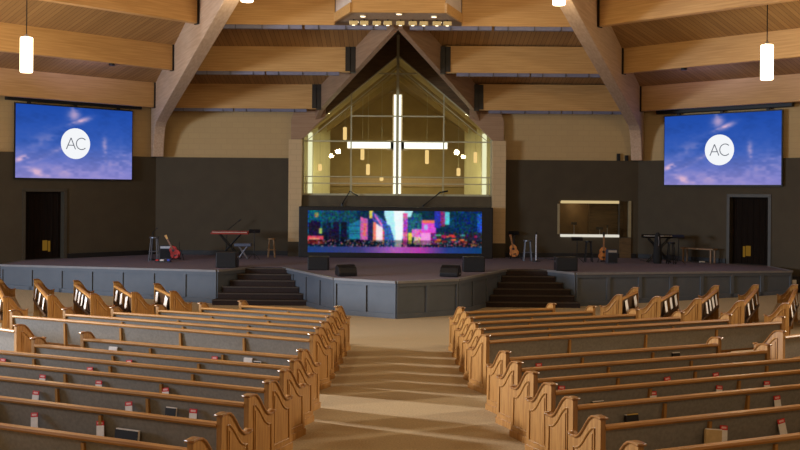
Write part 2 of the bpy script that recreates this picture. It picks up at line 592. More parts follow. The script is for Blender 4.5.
row_words = ['lowest', 'middle', 'highest']
for i, d in enumerate(PUR):
    y = YW - d
    zt = deck_z(d)
    zb = zt - PD[i]
    hx = XC * (1 - hip_t(d))             # where the hip centre line crosses
    vx = VX * (y - VY) / (YW - VY) if y > VY else 0
    for s, nm in ((-1, 'left'), (1, 'right')):
        x_out, x_in = hx - 0.24, (vx + 0.22 if i < 2 else 1.75)
        root = thing('purlin_beam', f'{row_words[i]} horizontal glulam beam {nm} of the glass gable', 'beam', (0, 0, 0), 0, 'horizontal beams above the stage')
        b = MB()
        b.box(-(x_out - x_in) / 2, (x_out - x_in) / 2, -0.12, 0.12, 0, PD[i] - 0.03)
        o = b.build('beam_body', M['glulam'], root, bevel=0.012)
        o.location = (s * (x_out + x_in) / 2, y, zb)
        if i < 2:
            b = MB()
            b.box(min(s * (x_in - 0.17), s * (x_in + 0.15)), max(s * (x_in - 0.17), s * (x_in + 0.15)), -0.15, -0.122, 0.02, PD[i] - 0.06)
            b.box(min(s * (x_in - 0.17), s * (x_in + 0.0)), max(s * (x_in - 0.17), s * (x_in + 0.0)), -0.15, 0.13, -0.02, 0.02)
            b.box(min(s * (x_in - 0.02), s * (x_in + 0.0)), max(s * (x_in - 0.02), s * (x_in + 0.0)), -0.15, 0.13, 0.0, PD[i] - 0.06)
            b.build('hanger_plate', M['plate'], root).location = (0, y, zb)
        # linear light trough under the beam
        spans = {0: [(x_in + 0.35, x_in + 2.9), (x_in + 2.95, x_out - 0.25)], 1: [(x_in + 0.35, x_in + 2.65), (x_in + 2.7, x_out - 0.3)], 2: [(0.32, 2.58), (2.66, 4.86)]}[i]
        for j, (a0, a1) in enumerate(spans):
            t = thing('linear_light', f'grey linear light trough under the {row_words[i]} {nm} beam, {"inner" if j == 0 else "outer"} one', 'light fixture', (s * (a0 + a1) / 2, y, zb - 0.10), 0, 'linear light troughs')
            hl = (a1 - a0) / 2
            b = MB()
            b.prism([(-0.07, 0.0), (0.07, 0.0), (0.1, 0.098), (-0.1, 0.098)], 'x', -hl, hl)
            b.build('housing', M['trough'], t)
            b = MB()
            for q in range(3):
                xx = -hl + (q + 0.5) * 2 * hl / 3
                b.box(xx - 0.006, xx + 0.006, -0.11, 0.11, -0.008, 0.1)
            b.build('bracket', M['plate'], t)

# side bay purlins
for s, nm in ((-1, 'left'), (1, 'right')):
    m0 = angled_frame(s)
    for i, d in enumerate(PUR):
        zt = deck_z(d); zb = zt - PD[i]
        off = d * math.tan(R(22.5))
        x0, x1 = off + 0.26, WL - off - 0.26
        root = thing('purlin_beam', f'{row_words[i]} sloping-view glulam beam over the {nm} screen wall', 'beam', (0, 0, 0), 0, 'beams over the side walls')
        b = MB()
        b.box(-(x1 - x0) / 2, (x1 - x0) / 2, -0.12, 0.12, 0, PD[i] - 0.03)
        o = b.build('beam_body', M['glulam'], root, bevel=0.012)
        o.matrix_world = m0 @ Matrix.Translation(((x0 + x1) / 2, d, zb))
        b = MB()
        b.box(-0.04, 0.06, 0.122, 0.15, -0.02, PD[i] - 0.05)
        b.box(-0.04, 0.0, -0.12, 0.13, -0.02, PD[i] - 0.05)
        o = b.build('hanger_plate', M['plate'], root)
        o.matrix_world = m0 @ Matrix.Translation((x0, d, zb))
        if i == 1:
            for k, xx in enumerate((2.05, 5.75)):
                bb = MB(); bb.lathe([(0.09, -0.06), (0.09, 0.0)], 14)
                o = bb.build('beam_spotlight', M['black_metal'])
                o.matrix_world = m0 @ Matrix.Translation((x0 + xx, d, zb))
                tag(o, f'{ORD[k]} small dark round fitting under the middle {nm} side beam, counted from the arch', 'light fixture', 'small dark fittings under the side beams')
                l = bpy.data.lights.new('deck_tint_spot', 'SPOT')  # unseen blue spot added beside the fitting to tint the deck
                l.energy = 260; l.color = (0.42, 0.42, 1.0); l.spot_size = R(100); l.spot_blend = 1.0; l.shadow_soft_size = 0.05
                lo_ = bpy.data.objects.new('deck_tint_spot', l); C.objects.link(lo_)
                p0 = m0 @ Vector((x0 + xx, d - 0.25, zb - 0.02)); p1 = m0 @ Vector((x0 + xx - 0.5, d - 2.3, deck_z(d - 2.3) + 0.75))
                lo_.location = p0
                lo_.rotation_euler = (p1 - p0).to_track_quat('-Z', 'Y').to_euler()

# valley beams of the dormer with arched legs down to the block pillars
for s, nm in ((-1, 'left'), (1, 'right')):
    org = Vector((0, VY)); end = Vector((s * VX, YW))
    d = (end - org).normalized(); L = (end - org).length
    zt0 = zv(VY)
    slope = (EAVE - zt0) / L
    zb = lambda r: zt0 + slope * r - 0.76 - 0.19 * r / L
    up = [(0.12, zt0 + slope * 0.12), (L, EAVE)]
    lo = [(L, zb(L) - 0.28), (L - 0.7, zb(L - 0.7) - 0.03), (L - 1.2, zb(L - 1.2)), (0.12, zb(0.12))]
    root = thing('valley_beam', f'dark rust timber beam sloping from the gable peak to the {nm} block pillar', 'beam', (0, 0, 0), 0, 'two sloping gable beams')
    b = MB(); b.prism(up + lo, 'y', -0.09, 0.09)
    o = b.build('beam_body', M['valley'], root, bevel=0.012)
    o.matrix_world = frame_matrix((0, VY, 0), d)
    b = MB()
    b.prism([(VX - 0.35, EAVE - 0.2), (VX - 0.35, 6.0), (VX - 0.05, 5.72), (GX - 0.02, 5.22), (GX + 0.06, 5.165), (GX + 0.42, 5.165), (GX + 0.42, 5.9), (GX + 0.1, EAVE - 0.2)], 'y', YW - 0.22, YW + 0.08)
    o = b.build('arch_leg', M['valley'], root, bevel=0.01)
    if s < 0: o.scale = (-1, 1, 1)
    # block pillar below
    b = MB()
    b.mi = 1; b.box(-0.24, 0.24, -0.25, 0.25, STG, STG + 0.52)
    b.mi = 0; b.box(-0.235, 0.235, -0.245, 0.245, STG + 0.52, 5.16)
    o = b.build('pillar_' + nm, [M['pillar'], M['charcoal']])
    o.location = (s * (GX + 0.24), YW - 0.2, 0)
    struct(o)

# dark gable fascia above the glass
GP, GS = 8.28, 0.84                       # glass peak height, slope


def gz(x):
    return GP - GS * abs(x)


b = MB()
for s in (-1, 1):
    b.poly([(0, YW + 0.02, gz(0)), (s * GX, YW + 0.02, gz(GX)), (s * GX, YW + 0.02, 6.9), (0, YW + 0.02, RZB + 0.06)])
o = b.build('wall_gable', M['dark_wood'])
md = o.modifiers.new('thickness', 'SOLIDIFY'); md.thickness = 0.1; md.offset = 0
struct(o)

# ------------------------------------------------------------------ glazed gable and chapel behind
GB = 3.2                                  # sill of the glass
root = bpy.data.objects.new('window_1', None); C.objects.link(root); struct(root)
XM = 1.68
b = MB()
cuts = [-GX, -XM, 0, XM, GX]
for a0, a1 in zip(cuts, cuts[1:]):
    b.poly([(a0, YW, GB), (a1, YW, GB), (a1, YW, gz(a1)), (a0, YW, gz(a0))])
struct(b.build('window_pane', M['glass'], root))
b = MB()
w = 0.022
for x, top in ((-XM, gz(XM)), (XM, gz(XM))):
    b.box(x - w, x + w, YW - 0.05, YW + 0.03, GB, top)
b.box(-0.05, 0.05, YW - 0.14, YW + 0.05, GB, RZB - 0.04)
for z, xl in ((5.13, GX), (6.05, XM), (7.6, 0.7)):
    b.box(-xl, xl, YW - 0.04, YW + 0.03, z - w, z + w)
for s in (-1, 1):
    b.box(s * GX - 0.04, s * GX + 0.04, YW - 0.06, YW + 0.05, GB, gz(GX))
    b.prism([(0, gz(0)), (s * GX, gz(GX)), (s * GX, gz(GX) - 0.05), (0, gz(0) - 0.05)], 'y', YW - 0.04, YW + 0.03)
    b.prism([(0, gz(0) - 0.42), (s * (GX - .1), gz(GX - .1) - 0.36), (s * (GX - .1), gz(GX - .1) - 0.39), (0, gz(0) - 0.45)], 'y', YW - 0.02, YW + 0.02)
b.box(-GX, GX, YW - 0.05, YW + 0.05, GB - 0.04, GB + 0.03)
struct(b.build('window_frame', M['mullion'], root))

# parapet below the glass
b = MB(); b.box(-GX + .01, GX - .01, YW - 0.16, YW + 0.3, STG, GB - 0.04)
struct(b.build('wall_parapet', M['parapet']))

# chapel shell
CB = 42.0
b = MB(); b.box(-6, 6, CB, CB + 0.2, 2.4, 9)
struct(b.build('wall_chapel_back', M['chapel']))
for s, nm in ((-1, 'left'), (1, 'right')):
    b = MB()
    b.prism([(s * 3.46, YW + 0.32), (s * 2.82, 39.9), (s * 2.95, 39.9), (s * 3.7, YW + 0.32)], 'z', 2.4, 7.4)
    struct(b.build('wall_chapel_' + nm, M['chapel_light']))
    b = MB(); b.box(min(s * 3.6, s * 3.8), max(s * 3.6, s * 3.8), 39.9, CB, 2.4, 8)
    struct(b.build('wall_chapel_recess_' + nm, M['chapel']))
    # sloping chapel ceiling
    b = MB()
    b.poly([(0, YW + 0.08, GP + 0.1), (s * 3.9, YW + 0.08, gz(3.9) + 0.1), (s * 3.9, CB, 8.0 - 0.66 * 3.9), (0, CB, 8.0)])
    o = b.build('ceiling_chapel_' + nm, M['chapel'])
    md = o.modifiers.new('thickness', 'SOLIDIFY'); md.thickness = 0.1; md.offset = 0
    struct(o)
    # exposed chapel rafters (dark bands)
    for k, yy in enumerate((36.0, 38.4)):
        f = (yy - YW) / (CB - YW)
        pk = GP + (8.0 - GP) * f; sl = GS + (0.66 - GS) * f
        b = MB()
        xe = 3.0 if k == 0 else 2.85
        b.prism([(s * 0.01, pk - 0.07), (s * xe, pk - sl * xe - 0.07), (s * xe, pk - sl * xe - 0.3), (s * 0.01, pk - 0.3)], 'y', yy, yy + 0.16)
        o = b.build('chapel_rafter', M['chapel'])
        tag(o, f'yellow rafter inside the chapel, {"front" if k == 0 else "back"} one on the {nm} slope', 'rafter', 'chapel rafters')
b = MB(); b.box(-3.7, 3.7, YW + 0.32, CB, 2.3, 2.4)
struct(b.build('floor_chapel', M['stage_carpet']))
# tan dado rail on the back wall of the chapel
b = MB(); b.box(-3.55, 3.55, CB - 0.06, CB, 3.55, 3.9)
struct(b.build('trim_1', M['pillar']))

# glowing panels added in place of the brightly lit chapel wall reveals
for s, nm in ((-1, 'left'), (1, 'right')):
    t = thing('reveal_glow_panel', f'tall glowing panel standing for a lit wall reveal inside the {nm} edge of the glass', 'light fixture', (s * 3.19, YW + 0.30, 2.4), 0, 'glowing chapel reveal panels')
    b = MB(); b.box(-0.075, 0.075, -0.03, 0.02, 0.75, 3.05)
    b.build('glow_face', M['reveal_glow'], t)
    b = MB(); b.box(-0.1, 0.1, 0.02, 0.06, 0.0, 3.2)
    b.build('back_plate', M['white_paint'], t)

# cross
CY0 = 36.2
t = thing('cross', 'large glowing white cross hanging behind the gable glass', 'cross', (0, CY0, 3.0))
b = MB(); b.box(-0.14, 0.14, -0.08, 0.08, 0.15, 4.0)
b.build('upright', M['cross_glow'], t)
b = MB()
for s in (-1, 1):
    b.box(min(s * 0.26, s * 1.9), max(s * 0.26, s * 1.9), -0.08, 0.08, 1.96, 2.2)
b.build('crossbar', M['cross_glow'], t)
b = MB()
b.box(-0.4, 0.4, 0.082, 0.12, 1.9, 2.27); b.box(-1.92, 1.92, 0.082, 0.12, 1.93, 2.24); b.box(-0.19, 0.19, 0.082, 0.12, 0, 4.05)
b.tube([(0, 0.1, 4.04), (0, 0.1, 5.13)], 0.02)
b.build('back_frame', M['pillar'], t)

# guard rail on the parapet
t = thing('guard_rail', 'thin pale guard rail on the parapet in front of the gable glass', 'railing', (0, YW - 0.11, GB - 0.04))
b = MB()
for z in (0.68, 0.44):
    b.box(-GX + .01, GX - .01, -0.015, 0.015, z - 0.018, z + 0.018)
b.build('rail', M['mullion'], t)
for i in range(5):
    b = MB(); b.box(-0.015, 0.015, -0.012, 0.012, 0, 0.68)
    b.build('post', M['mullion'], t).location = (-3.3 + i * 1.65, 0, 0)
for (x0, y0), (x1, y1), (x2, y2), nm in (((423, 206), (440, 192.5), (448, 191), 'right'), ((342, 204), (350, 191), (358, 196), 'left')):
    p = [at_y(x, y, 34.22) for x, y in ((x0, y0), (x1, y1), (x2, y2))]
    b = MB(); b.tube([(p[0][0], 34.22, STG + .02)] + [(q[0], 34.22, q[1]) for q in p], 0.03)
    t = b.build('boom_stand', M['black_metal']); tag(t, f'dark bent boom stand rising behind the video wall, {nm} of the cross', 'stand', 'boom stands behind the video wall')
    b = MB(); b.lathe([(0.09, 0), (0.09, 0.02)], 14, (p[0][0], 34.22, STG)); b.build('base', M['black_metal'], t)

# glowing tubes added behind the glass to imitate reflected pendants
for k, (x, y0, y1) in enumerate(((345, 127, 140), (362.5, 148, 160), (368, 164, 175), (427, 150, 164), (458.5, 168, 176), (475.5, 152, 163), (320, 164, 171), (381.5, 177, 181))):
    X, z1 = at_y(x, y0, 37.4); _, z0 = at_y(x, y1, 37.4)
    f = (37.4 - YW) / (CB - YW)
    zt = GP + (8.0 - GP) * f - (GS + (0.66 - GS) * f) * abs(X)
    t = thing('reflection_tube', f'small amber tube added for a pendant reflection, {ORD[[6,0,1,2,4,5,7,3].index(k) if False else sorted(range(8), key=lambda q: (345,362.5,368,427,458.5,475.5,320,381.5)[q]).index(k)]} from the left behind the glass', 'pendant lamp', (X, 37.4, z0), 0, 'small amber reflection tubes')
    b = MB(); b.lathe([(0.03, 0), (0.075, 0.02), (0.075, z1 - z0 - 0.02), (0.03, z1 - z0)], 12)
    b.build('lamp_shade', M['reflection_amber'], t, smooth=True)
    b = MB(); b.tube([(0, 0, z1 - z0), (0, 0, zt - z0)], 0.006, 5)
    b.build('cord', M['mullion'], t)

# ------------------------------------------------------------------ soffit with downlights in the middle
SOZ = 8.0
sof = thing('ceiling_soffit', 'hanging soffit box with timber fascia at the top centre', 'soffit', (0, 0, 0))
b = MB()
b.prism([(-1.95, 26.95), (1.95, 26.95), (1.2, 24.8), (-1.2, 24.8)], 'z', SOZ, SOZ + 0.1)
b.build('underside', M['soffit'], sof)
b = MB()
b.box(-1.22, 1.22, 24.72, 24.8, SOZ - 0.03, deck_z(YW - 24.8) - 0.02)
b.build('front_fascia', M['glulam'], sof)
for s in (-1, 1):
    b = MB()
    b.prism([(s * 1.2, 24.72), (s * 1.97, 26.97), (s * 2.05, 26.97), (s * 1.26, 24.68)], 'z', SOZ - 0.03, SOZ + 0.22)
    b.build('side_fascia', M['glulam'], sof)
    b = MB()
    b.prism([(s * 1.2, 24.82), (s * 1.95, 26.97), (s * 2.0, 26.97), (s * 1.24, 24.8)], 'z', SOZ + 0.22, 8.6)
    b.build('side_panel', M['ring'], sof)
for k, (x, y) in enumerate(((363, 15.5), (399, 13.2), (434, 16), (357, 21), (399, 21), (440, 21.5))):
    xx, yy = unroll(x, y)
    Y = (SOZ - H) * F / (CY - yy)
    X = (xx - CX) / F * Y
    rr = 0.085 if k < 3 else 0.06
    t = thing('downlight', f'round recessed downlight in the soffit, {("front left", "front middle", "front right", "back left", "back middle", "back right")[k]} one', 'downlight', (X, Y, SOZ), 0, 'soffit downlights')
    b = MB(); b.lathe([(rr, -0.03), (rr, -0.002)], 16); b.build('trim_ring', M['white_paint'], t)
    b = MB(); b.lathe([(rr * .8, -0.036), (rr * .8, -0.031)], 16); b.build('lens', M['lens'], t)
for k, (x0, x1) in enumerate(((347.5, 357), (358.5, 367.5), (371, 380), (382, 391), (394, 404), (407, 416), (418, 427), (431, 440), (442, 450))):
    xc = (x0 + x1) / 2
    X = (xc - CX) / F * 25.9
    t = thing('stage_spotlight', f'cream box spotlight under the soffit, {ORD[k]} from the left of nine', 'spotlight', (X, 25.9, SOZ), 0, 'row of soffit spotlights')
    b = MB(); b.prism([(-0.08, -0.165), (0.10, -0.14), (0.12, -0.06), (-0.10, -0.05)], 'x', -0.115, 0.115)
    b.build('lamp_body', M['gold'], t, bevel=0.015)
    b = MB(); b.box(-0.02, 0.02, -0.02, 0.02, -0.06, -0.002); b.build('bracket', M['plate'], t)
    b = MB(); b.lathe([(0.04, -0.166), (0.045, -0.15)], 12); b.build('lens', M['lens'], t)

# ------------------------------------------------------------------ pendants
def pendant(X, Y, z0, label, r=0.152, h=0.87):
    t = thing('pendant_lamp', label, 'pendant lamp', (X, Y, z0), 0, 'big cylinder pendant lamps')
    b = MB(); b.lathe([(r * 0.9, 0), (r, 0.02), (r, h - 0.02), (r * .9, h)], 24)
    b.build('lamp_shade', M['pendant'], t, smooth=True)
    b = MB(); b.lathe([(r * 0.4, h), (r * 0.4, h + 0.03), (0.02, h + 0.08)], 12)
    b.build('cap', M['silver'], t)
    # deck height above
    d = min((CEN - Vector((X, Y))).length, 99)
    dist = []
    for k in range(8):
        p, q = corners[k], corners[(k + 1) % 8]
        dv = (q - p).normalized(); n = Vector((-dv.y, dv.x))
        dist.append(abs((Vector((X, Y)) - p).dot(n)))
    zt = deck_z(min(dist))
    b = MB(); b.tube([(0, 0, h + 0.07), (0, 0, zt - z0)], 0.012, 6)
    b.build('cord', M['black_metal'], t)
    return t


Xp, zp = at_y(26.3, 72.5, 23.5)
pendant(Xp, 23.5, zp, 'glowing white cylinder pendant hanging in front of the left screen bay')
Xp, zp = at_y(766.8, 80, 23.5)
pendant(Xp, 23.5, zp, 'glowing white cylinder pendant hanging in front of the right screen bay')
Xp, zp = at_y(247, 1.8, 22.0)
pendant(Xp, 22.0, zp, 'glowing pendant mostly cut off above the left of the gable', r=0.15)
Xp, zp = at_y(559, 5.0, 22.0)
pendant(Xp, 22.0, zp, 'glowing pendant mostly cut off above the right of the gable', r=0.15)


# ------------------------------------------------------------------ screens
def grid_picture(name, img, w, h, parent, y):
    """flat display mesh: x across, z up, one face per picture cell (img rows top to bottom)"""
    ny, nx = img.shape[:2]
    verts = [(-w / 2 + w * i / nx, y, h * (1 - j / ny)) for j in range(ny + 1) for i in range(nx + 1)]
    faces = [(j * (nx + 1) + i, (j + 1) * (nx + 1) + i, (j + 1) * (nx + 1) + i + 1, j * (nx + 1) + i + 1) for j in range(ny) for i in range(nx)]
    me = bpy.data.meshes.new(name)
    me.from_pydata(verts, [], faces)
    lin = np.where(img <= 0.04045, img / 12.92, ((img + 0.055) / 1.055) ** 2.4)
    attr = me.color_attributes.new('picture', 'FLOAT_COLOR', 'CORNER')
    cols = np.ones((ny * nx, 4, 4), dtype=np.float32)
    cols[:, :, :3] = lin.reshape(-1, 1, 3)
    attr.data.foreach_set('color', cols.reshape(-1))
    me.materials.append(M['screen'])
    o = bpy.data.objects.new(name, me)
    C.objects.link(o)
    o.parent = parent
    return o


def smooth_noise(ny, nx, cy, cx, rng):
    g = rng.random((cy + 2, cx + 2))
    ys = np.linspace(0, cy, ny); xs = np.linspace(0, cx, nx)
    y0 = np.minimum(ys.astype(int), cy); x0 = np.minimum(xs.astype(int), cx)
    fy = (ys - y0)[:, None]; fx = (xs - x0)[None, :]
    fy = fy * fy * (3 - 2 * fy); fx = fx * fx * (3 - 2 * fx)
    a = g[y0][:, x0]; b_ = g[y0][:, x0 + 1]; c = g[y0 + 1][:, x0]; d = g[y0 + 1][:, x0 + 1]
    return (a * (1 - fx) + b_ * fx) * (1 - fy) + (c * (1 - fx) + d * fx) * fy


rng = np.random.default_rng(5)
ny, nx = 84, 148
v = np.linspace(0, 1, ny)[:, None]; u = np.linspace(0, 1, nx)[None, :]
top = np.array([30, 74, 168]) / 255.; mid = np.array([58, 94, 182]) / 255.; bot = np.array([138, 134, 206]) / 255.
w1 = np.clip(v / 0.6, 0, 1)[..., None]; w2 = np.clip((v - 0.5) / 0.5, 0, 1)[..., None]
sky = (top * (1 - w1) + mid * w1) * (1 - w2) + bot * w2
sky = np.repeat(sky, nx, axis=1)
n1 = smooth_noise(ny, nx, 6, 5, rng) * .4 + smooth_noise(ny, nx, 14, 12, rng) * .32 + smooth_noise(ny, nx, 34, 30, rng) * .28


def blob(cx, cy, sx, sy, ang):
    a = R(ang)
    dx = (u - cx); dy = (v - cy) * 0.58
    p = dx * math.cos(a) + dy * math.sin(a); q = -dx * math.sin(a) + dy * math.cos(a)
    return np.exp(-(p / sx) ** 2 - (q / sy) ** 2)


pink = np.array([214, 176, 206]) / 255.
cl = np.zeros((ny, nx))
for args, k in (((.48, .10, .05, .05, 90), .6), ((.53, .19, .09, .022, -22), .8), ((.47, .02, .05, .03, 80), .5), ((.27, .66, .16, .022, -24), .75), ((.06, .73, .09, .02, -24), 1.0),
                ((.17, .93, .12, .03, 14), .95), ((.75, .56, .022, .08, 0), .55), ((.76, .70, .02, .04, 0), .7), ((.5, .9, .5, .06, -5), .35), ((.9, .75, .2, .1, -30), .3), ((.2, .5, .2, .05, -30), .2)):
    cl = np.maximum(cl, blob(*args) * k * np.clip((n1 - .32) * 3.6, 0.1, 1.25))
cl = np.clip(cl + np.clip(n1 - .55, 0, 1) * .5 * v, 0, 1)[..., None]
sky = sky * (1 - cl) + pink * cl
sky = np.clip(sky * (1 - 0.25 * np.clip(.5 - n1, 0, 1)[..., None]), 0, 1)

A0, A1 = 1.03, 5.19
SZ0, SZ1 = 3.67, 6.07
for s, nm in ((-1, 'left'), (1, 'right')):
    sc = thing('projection_screen', f'large wall screen of blue sky and round AC logo on the {nm} wall', 'screen', (0, 0, 0), 0, 'two sky screens')
    W, HH = A1 - A0, SZ1 - SZ0
    mid_a = (A0 + A1) / 2
    # local frame with x to the viewer's right, -y to the room
    m = angled_frame(s)
    mid_a += 0.10 if s > 0 else 0.03
    o3 = m @ Vector((mid_a, 0.16, SZ0 - (0.04 if s > 0 else 0)))
    ex = m.to_3x3() @ Vector((1, 0, 0)) * s
    ang = math.atan2(ex.y, ex.x)
    sc.location = o3
    sc.rotation_euler = (0, 0, ang)
    b = MB()
    b.box(-W / 2 - 0.03, W / 2 + 0.03, 0.01, 0.06, -0.05, HH + 0.04)
    b.build('backing', M['black'], sc)
    grid_picture('display', sky, W, HH, sc, 0.0)
    b = MB()
    b.box(-W / 2 - 0.32, W / 2 + 0.36, -0.06, 0.12, HH + 0.10, HH + 0.26)
    b.build('screen_case', M['black'], sc, bevel=0.02)
    b = MB()
    for x in (-1.6, 0, 1.6):
        b.box(x - 0.05, x + 0.05, 0.06, 0.15, 0.3, HH + 0.2)
    b.build('wall_bracket', M['plate'], sc)
    # round emblem and letters
    ec = Vector((-0.03, 0, HH - 1.22)); er = 0.52
    b = MB(); b.prism([(ec.x + er * math.cos(2 * PI * k / 48), ec.z + er * math.sin(2 * PI * k / 48)) for k in range(48)], 'y', -0.012, -0.002)
    em = b.build('emblem', M['logo_white'], sc); em['label'] = 'white disc'
    b = MB()

    def stroke(p, q, w=0.028):
        p = Vector(p); q = Vector(q); d = (q - p).normalized(); n = Vector((-d.y, d.x)) * w / 2
        b.prism([(p + n)[:], (q + n)[:], (q - n)[:], (p - n)[:]], 'y', -0.02, -0.013)
    ax, az = ec.x - 0.17, ec.z - 0.19
    stroke((ax - 0.16, az), (ax, az + 0.38)); stroke((ax + 0.16, az), (ax, az + 0.38)); stroke((ax - 0.10, az + 0.13), (ax + 0.10, az + 0.13))
    cx_, cz_ = ec.x + 0.21, ec.z
    pts = [(cx_ + 0.19 * math.cos(R(q)), cz_ + 0.195 * math.sin(R(q))) for q in range(45, 316, 18)]
    for p, q in zip(pts, pts[1:]):
        stroke(p, q)
    l = b.build('lettering', M['logo_grey'], em); l['label'] = 'grey letters AC'

# ------------------------------------------------------------------ LED wall
ny, nx = 56, 232
led = np.zeros((ny, nx, 3))
uu = (np.arange(nx) + .5) / nx; vv = (np.arange(ny) + .5) / ny
U, V = np.meshgrid(uu, vv)
rng = np.random.default_rng(11)


def rect(u0, u1, v0, v1, col, jit=0.12):
    mk = (U >= u0) & (U < u1) & (V >= v0) & (V < v1)
    n = rng.normal(0, jit, (ny, nx, 3))
    c = np.array(col) / 255.
    led[mk] = np.clip(c * (1 + n) + n * 0.1, 0, 1)[mk]


def quad(f, col, jit=0.12):
    n = rng.normal(0, jit, (ny, nx, 3))
    led[f] = np.clip(np.array(col) / 255. * (1 + n) + n * .1, 0, 1)[f]


rect(0, 1, 0, 1, (16, 44, 70), .25)
rect(0, .24, 0, .55, (14, 86, 108), .3)
rect(.08, .28, 0, .4, (22, 70, 92), .3)
for k in range(14):
    u0 = rng.uniform(0, .3); v0 = rng.uniform(.25, .6)
    rect(u0, u0 + rng.uniform(.02, .05), v0, .78, [(18, 22, 44), (28, 20, 50), (20, 40, 66)][k % 3], .3)
rect(.065, .08, .42, .55, (170, 190, 90))
rect(.04, .06, .05, .16, (150, 130, 80), .3)
rect(0, .09, .60, .70, (214, 70, 90), .2); rect(.01, .07, .66, .70, (250, 150, 120), .15)
rect(0, .1, .72, .80, (160, 40, 50), .3)
quad((U > .235) & (U < .30) & (V > .34 - (U - .235) * 2.0) & (V < .68), (34, 116, 150), .15)
for q in range(5):
    rect(.235, .30, .36 + q * .06, .375 + q * .06, (20, 66, 96))
quad((U > .30) & (U < .346) & (V > .14 + (U - .30) * 1.2) & (V < .70), (196, 92, 160), .2)
rect(.318, .336, .3, .6, (226, 110, 110), .25)
rect(.346, .372, .1, .72, (34, 36, 92), .3)
rect(.352, .376, 0, .18, (236, 206, 84), .2)
quad((U > .37) & (U < .47) & (V > (U - .37) * 3.2) & (V < .22 + (U - .37) * 4.0), (60, 80, 160), .35)
quad((U > .385) & (U < .43) & (V > .06 + (U - .385) * 6) & (V < .14 + (U - .385) * 6), (240, 120, 200), .2)
rect(.376, .392, .26, .72, (246, 124, 100), .15)
quad((U > .392) & (U < .432) & (V > .30 + (U - .392) * 2.5) & (V < .74), (255, 226, 236), .06)
rect(.432, .455, .45, .8, (230, 110, 90), .35)
quad((U > .44 + np.clip(V - .1, 0, 1) * .075) & (U < .605 - np.clip(V, 0, 1) * .09) & (V < .92), (176, 236, 246), .06)
quad((abs(U - .525) < .012 + .02 * (1 - V)) & (V < .85), (240, 252, 255), .03)
quad((U > .44) & (U < .50) & (V > .34) & (V < .86) & (U < .47 + (V - .34) * .08), (50, 96, 170), .25)
rect(.548, .572, .05, .86, (230, 90, 160), .3)
rect(.552, .57, .22, .5, (160, 60, 190), .3)
rect(.572, .60, .15, .6, (30, 84, 112), .35)
rect(.576, .597, .52, .78, (232, 200, 70), .15)
rect(.60, .655, .05, .42, (36, 90, 110), .35)
rect(.60, .66, .42, .62, (226, 110, 214), .3); rect(.61, .65, .62, .80, (250, 190, 170), .3)
rect(.655, .735, .22, .52, (220, 74, 206), .15); rect(.66, .728, .22, .29, (250, 116, 90), .1); rect(.67, .69, .33, .45, (170, 170, 240), .1)
rect(.652, .705, .52, .80, (250, 150, 226), .07)
rect(.705, .74, .52, .8, (120, 40, 120), .3)
rect(.73, .762, 0, .4, (46, 50, 170), .2); rect(.762, .79, 0, .35, (130, 50, 120), .3)
rect(.79, .815, .02, .32, (90, 210, 220), .12); rect(.815, .84, .15, .4, (14, 60, 96), .3)
rect(.84, 1, 0, .5, (14, 46, 82), .35); rect(.975, 1, .05, .6, (34, 80, 180), .3)
rect(.74, 1, .5, .84, (34, 40, 56), .5)
for k in range(26):
    u0 = rng.uniform(.72, .97); v0 = rng.uniform(.5, .8)
    rect(u0, u0 + rng.uniform(.012, .035), v0, v0 + .045, [(220, 60, 60), (240, 120, 60), (170, 40, 80), (70, 160, 150)][k % 4], .2)
mk = (V > .70) & (V < .86)
spark = rng.random((ny, nx))
led[mk] *= 0.55
for thr, c in ((.06, (240, 90, 70)), (.10, (240, 180, 90)), (.13, (120, 190, 220)), (.16, (220, 90, 200))):
    s_ = mk & (spark > thr - .04) & (spark < thr)
    led[s_] = np.array(c) / 255.
mk = V >= .86
road = np.zeros((ny, nx, 3))
for ch in range(3):
    road[..., ch] = np.interp(U, [0, .3, .5, .65, .8, 1], [[30, 60, 170, 180, 40, 16], [60, 60, 90, 60, 60, 60], [120, 120, 180, 160, 130, 110]][ch]) / 255.
led[mk] = (road * (1 + rng.normal(0, .08, road.shape)))[mk]
led = np.clip(led, 0, 1)
for _ in range(2):
    p_ = np.pad(led, ((1, 1), (1, 1), (0, 0)), mode='edge')
    led = led * .4 + .15 * (p_[:-2, 1:-1] + p_[2:, 1:-1] + p_[1:-1, :-2] + p_[1:-1, 2:])

LY = 33.55
lw = thing('led_wall', 'long black framed video wall showing a neon city street', 'video wall', (-0.03, LY, STG))
b = MB()
b.box(-3.43, 3.43, 0, 0.55, 0.0, 1.80)
b.build('cabinet', M['black'], lw, bevel=0.02)
b = MB()
b.box(-3.40, 3.40, -0.03, 0.0, 1.66, 1.78); b.box(-3.40, 3.40, -0.03, 0.0, 0.02, 0.18)
b.box(-3.40, -3.11, -0.03, 0.0, 0.18, 1.66); b.box(3.03, 3.40, -0.03, 0.0, 0.18, 1.66)
b.build('bezel', M['black'], lw)
o = grid_picture('display', led, 6.14, 1.48, lw, -0.012)
o.location = (-0.04, 0, 0.18)

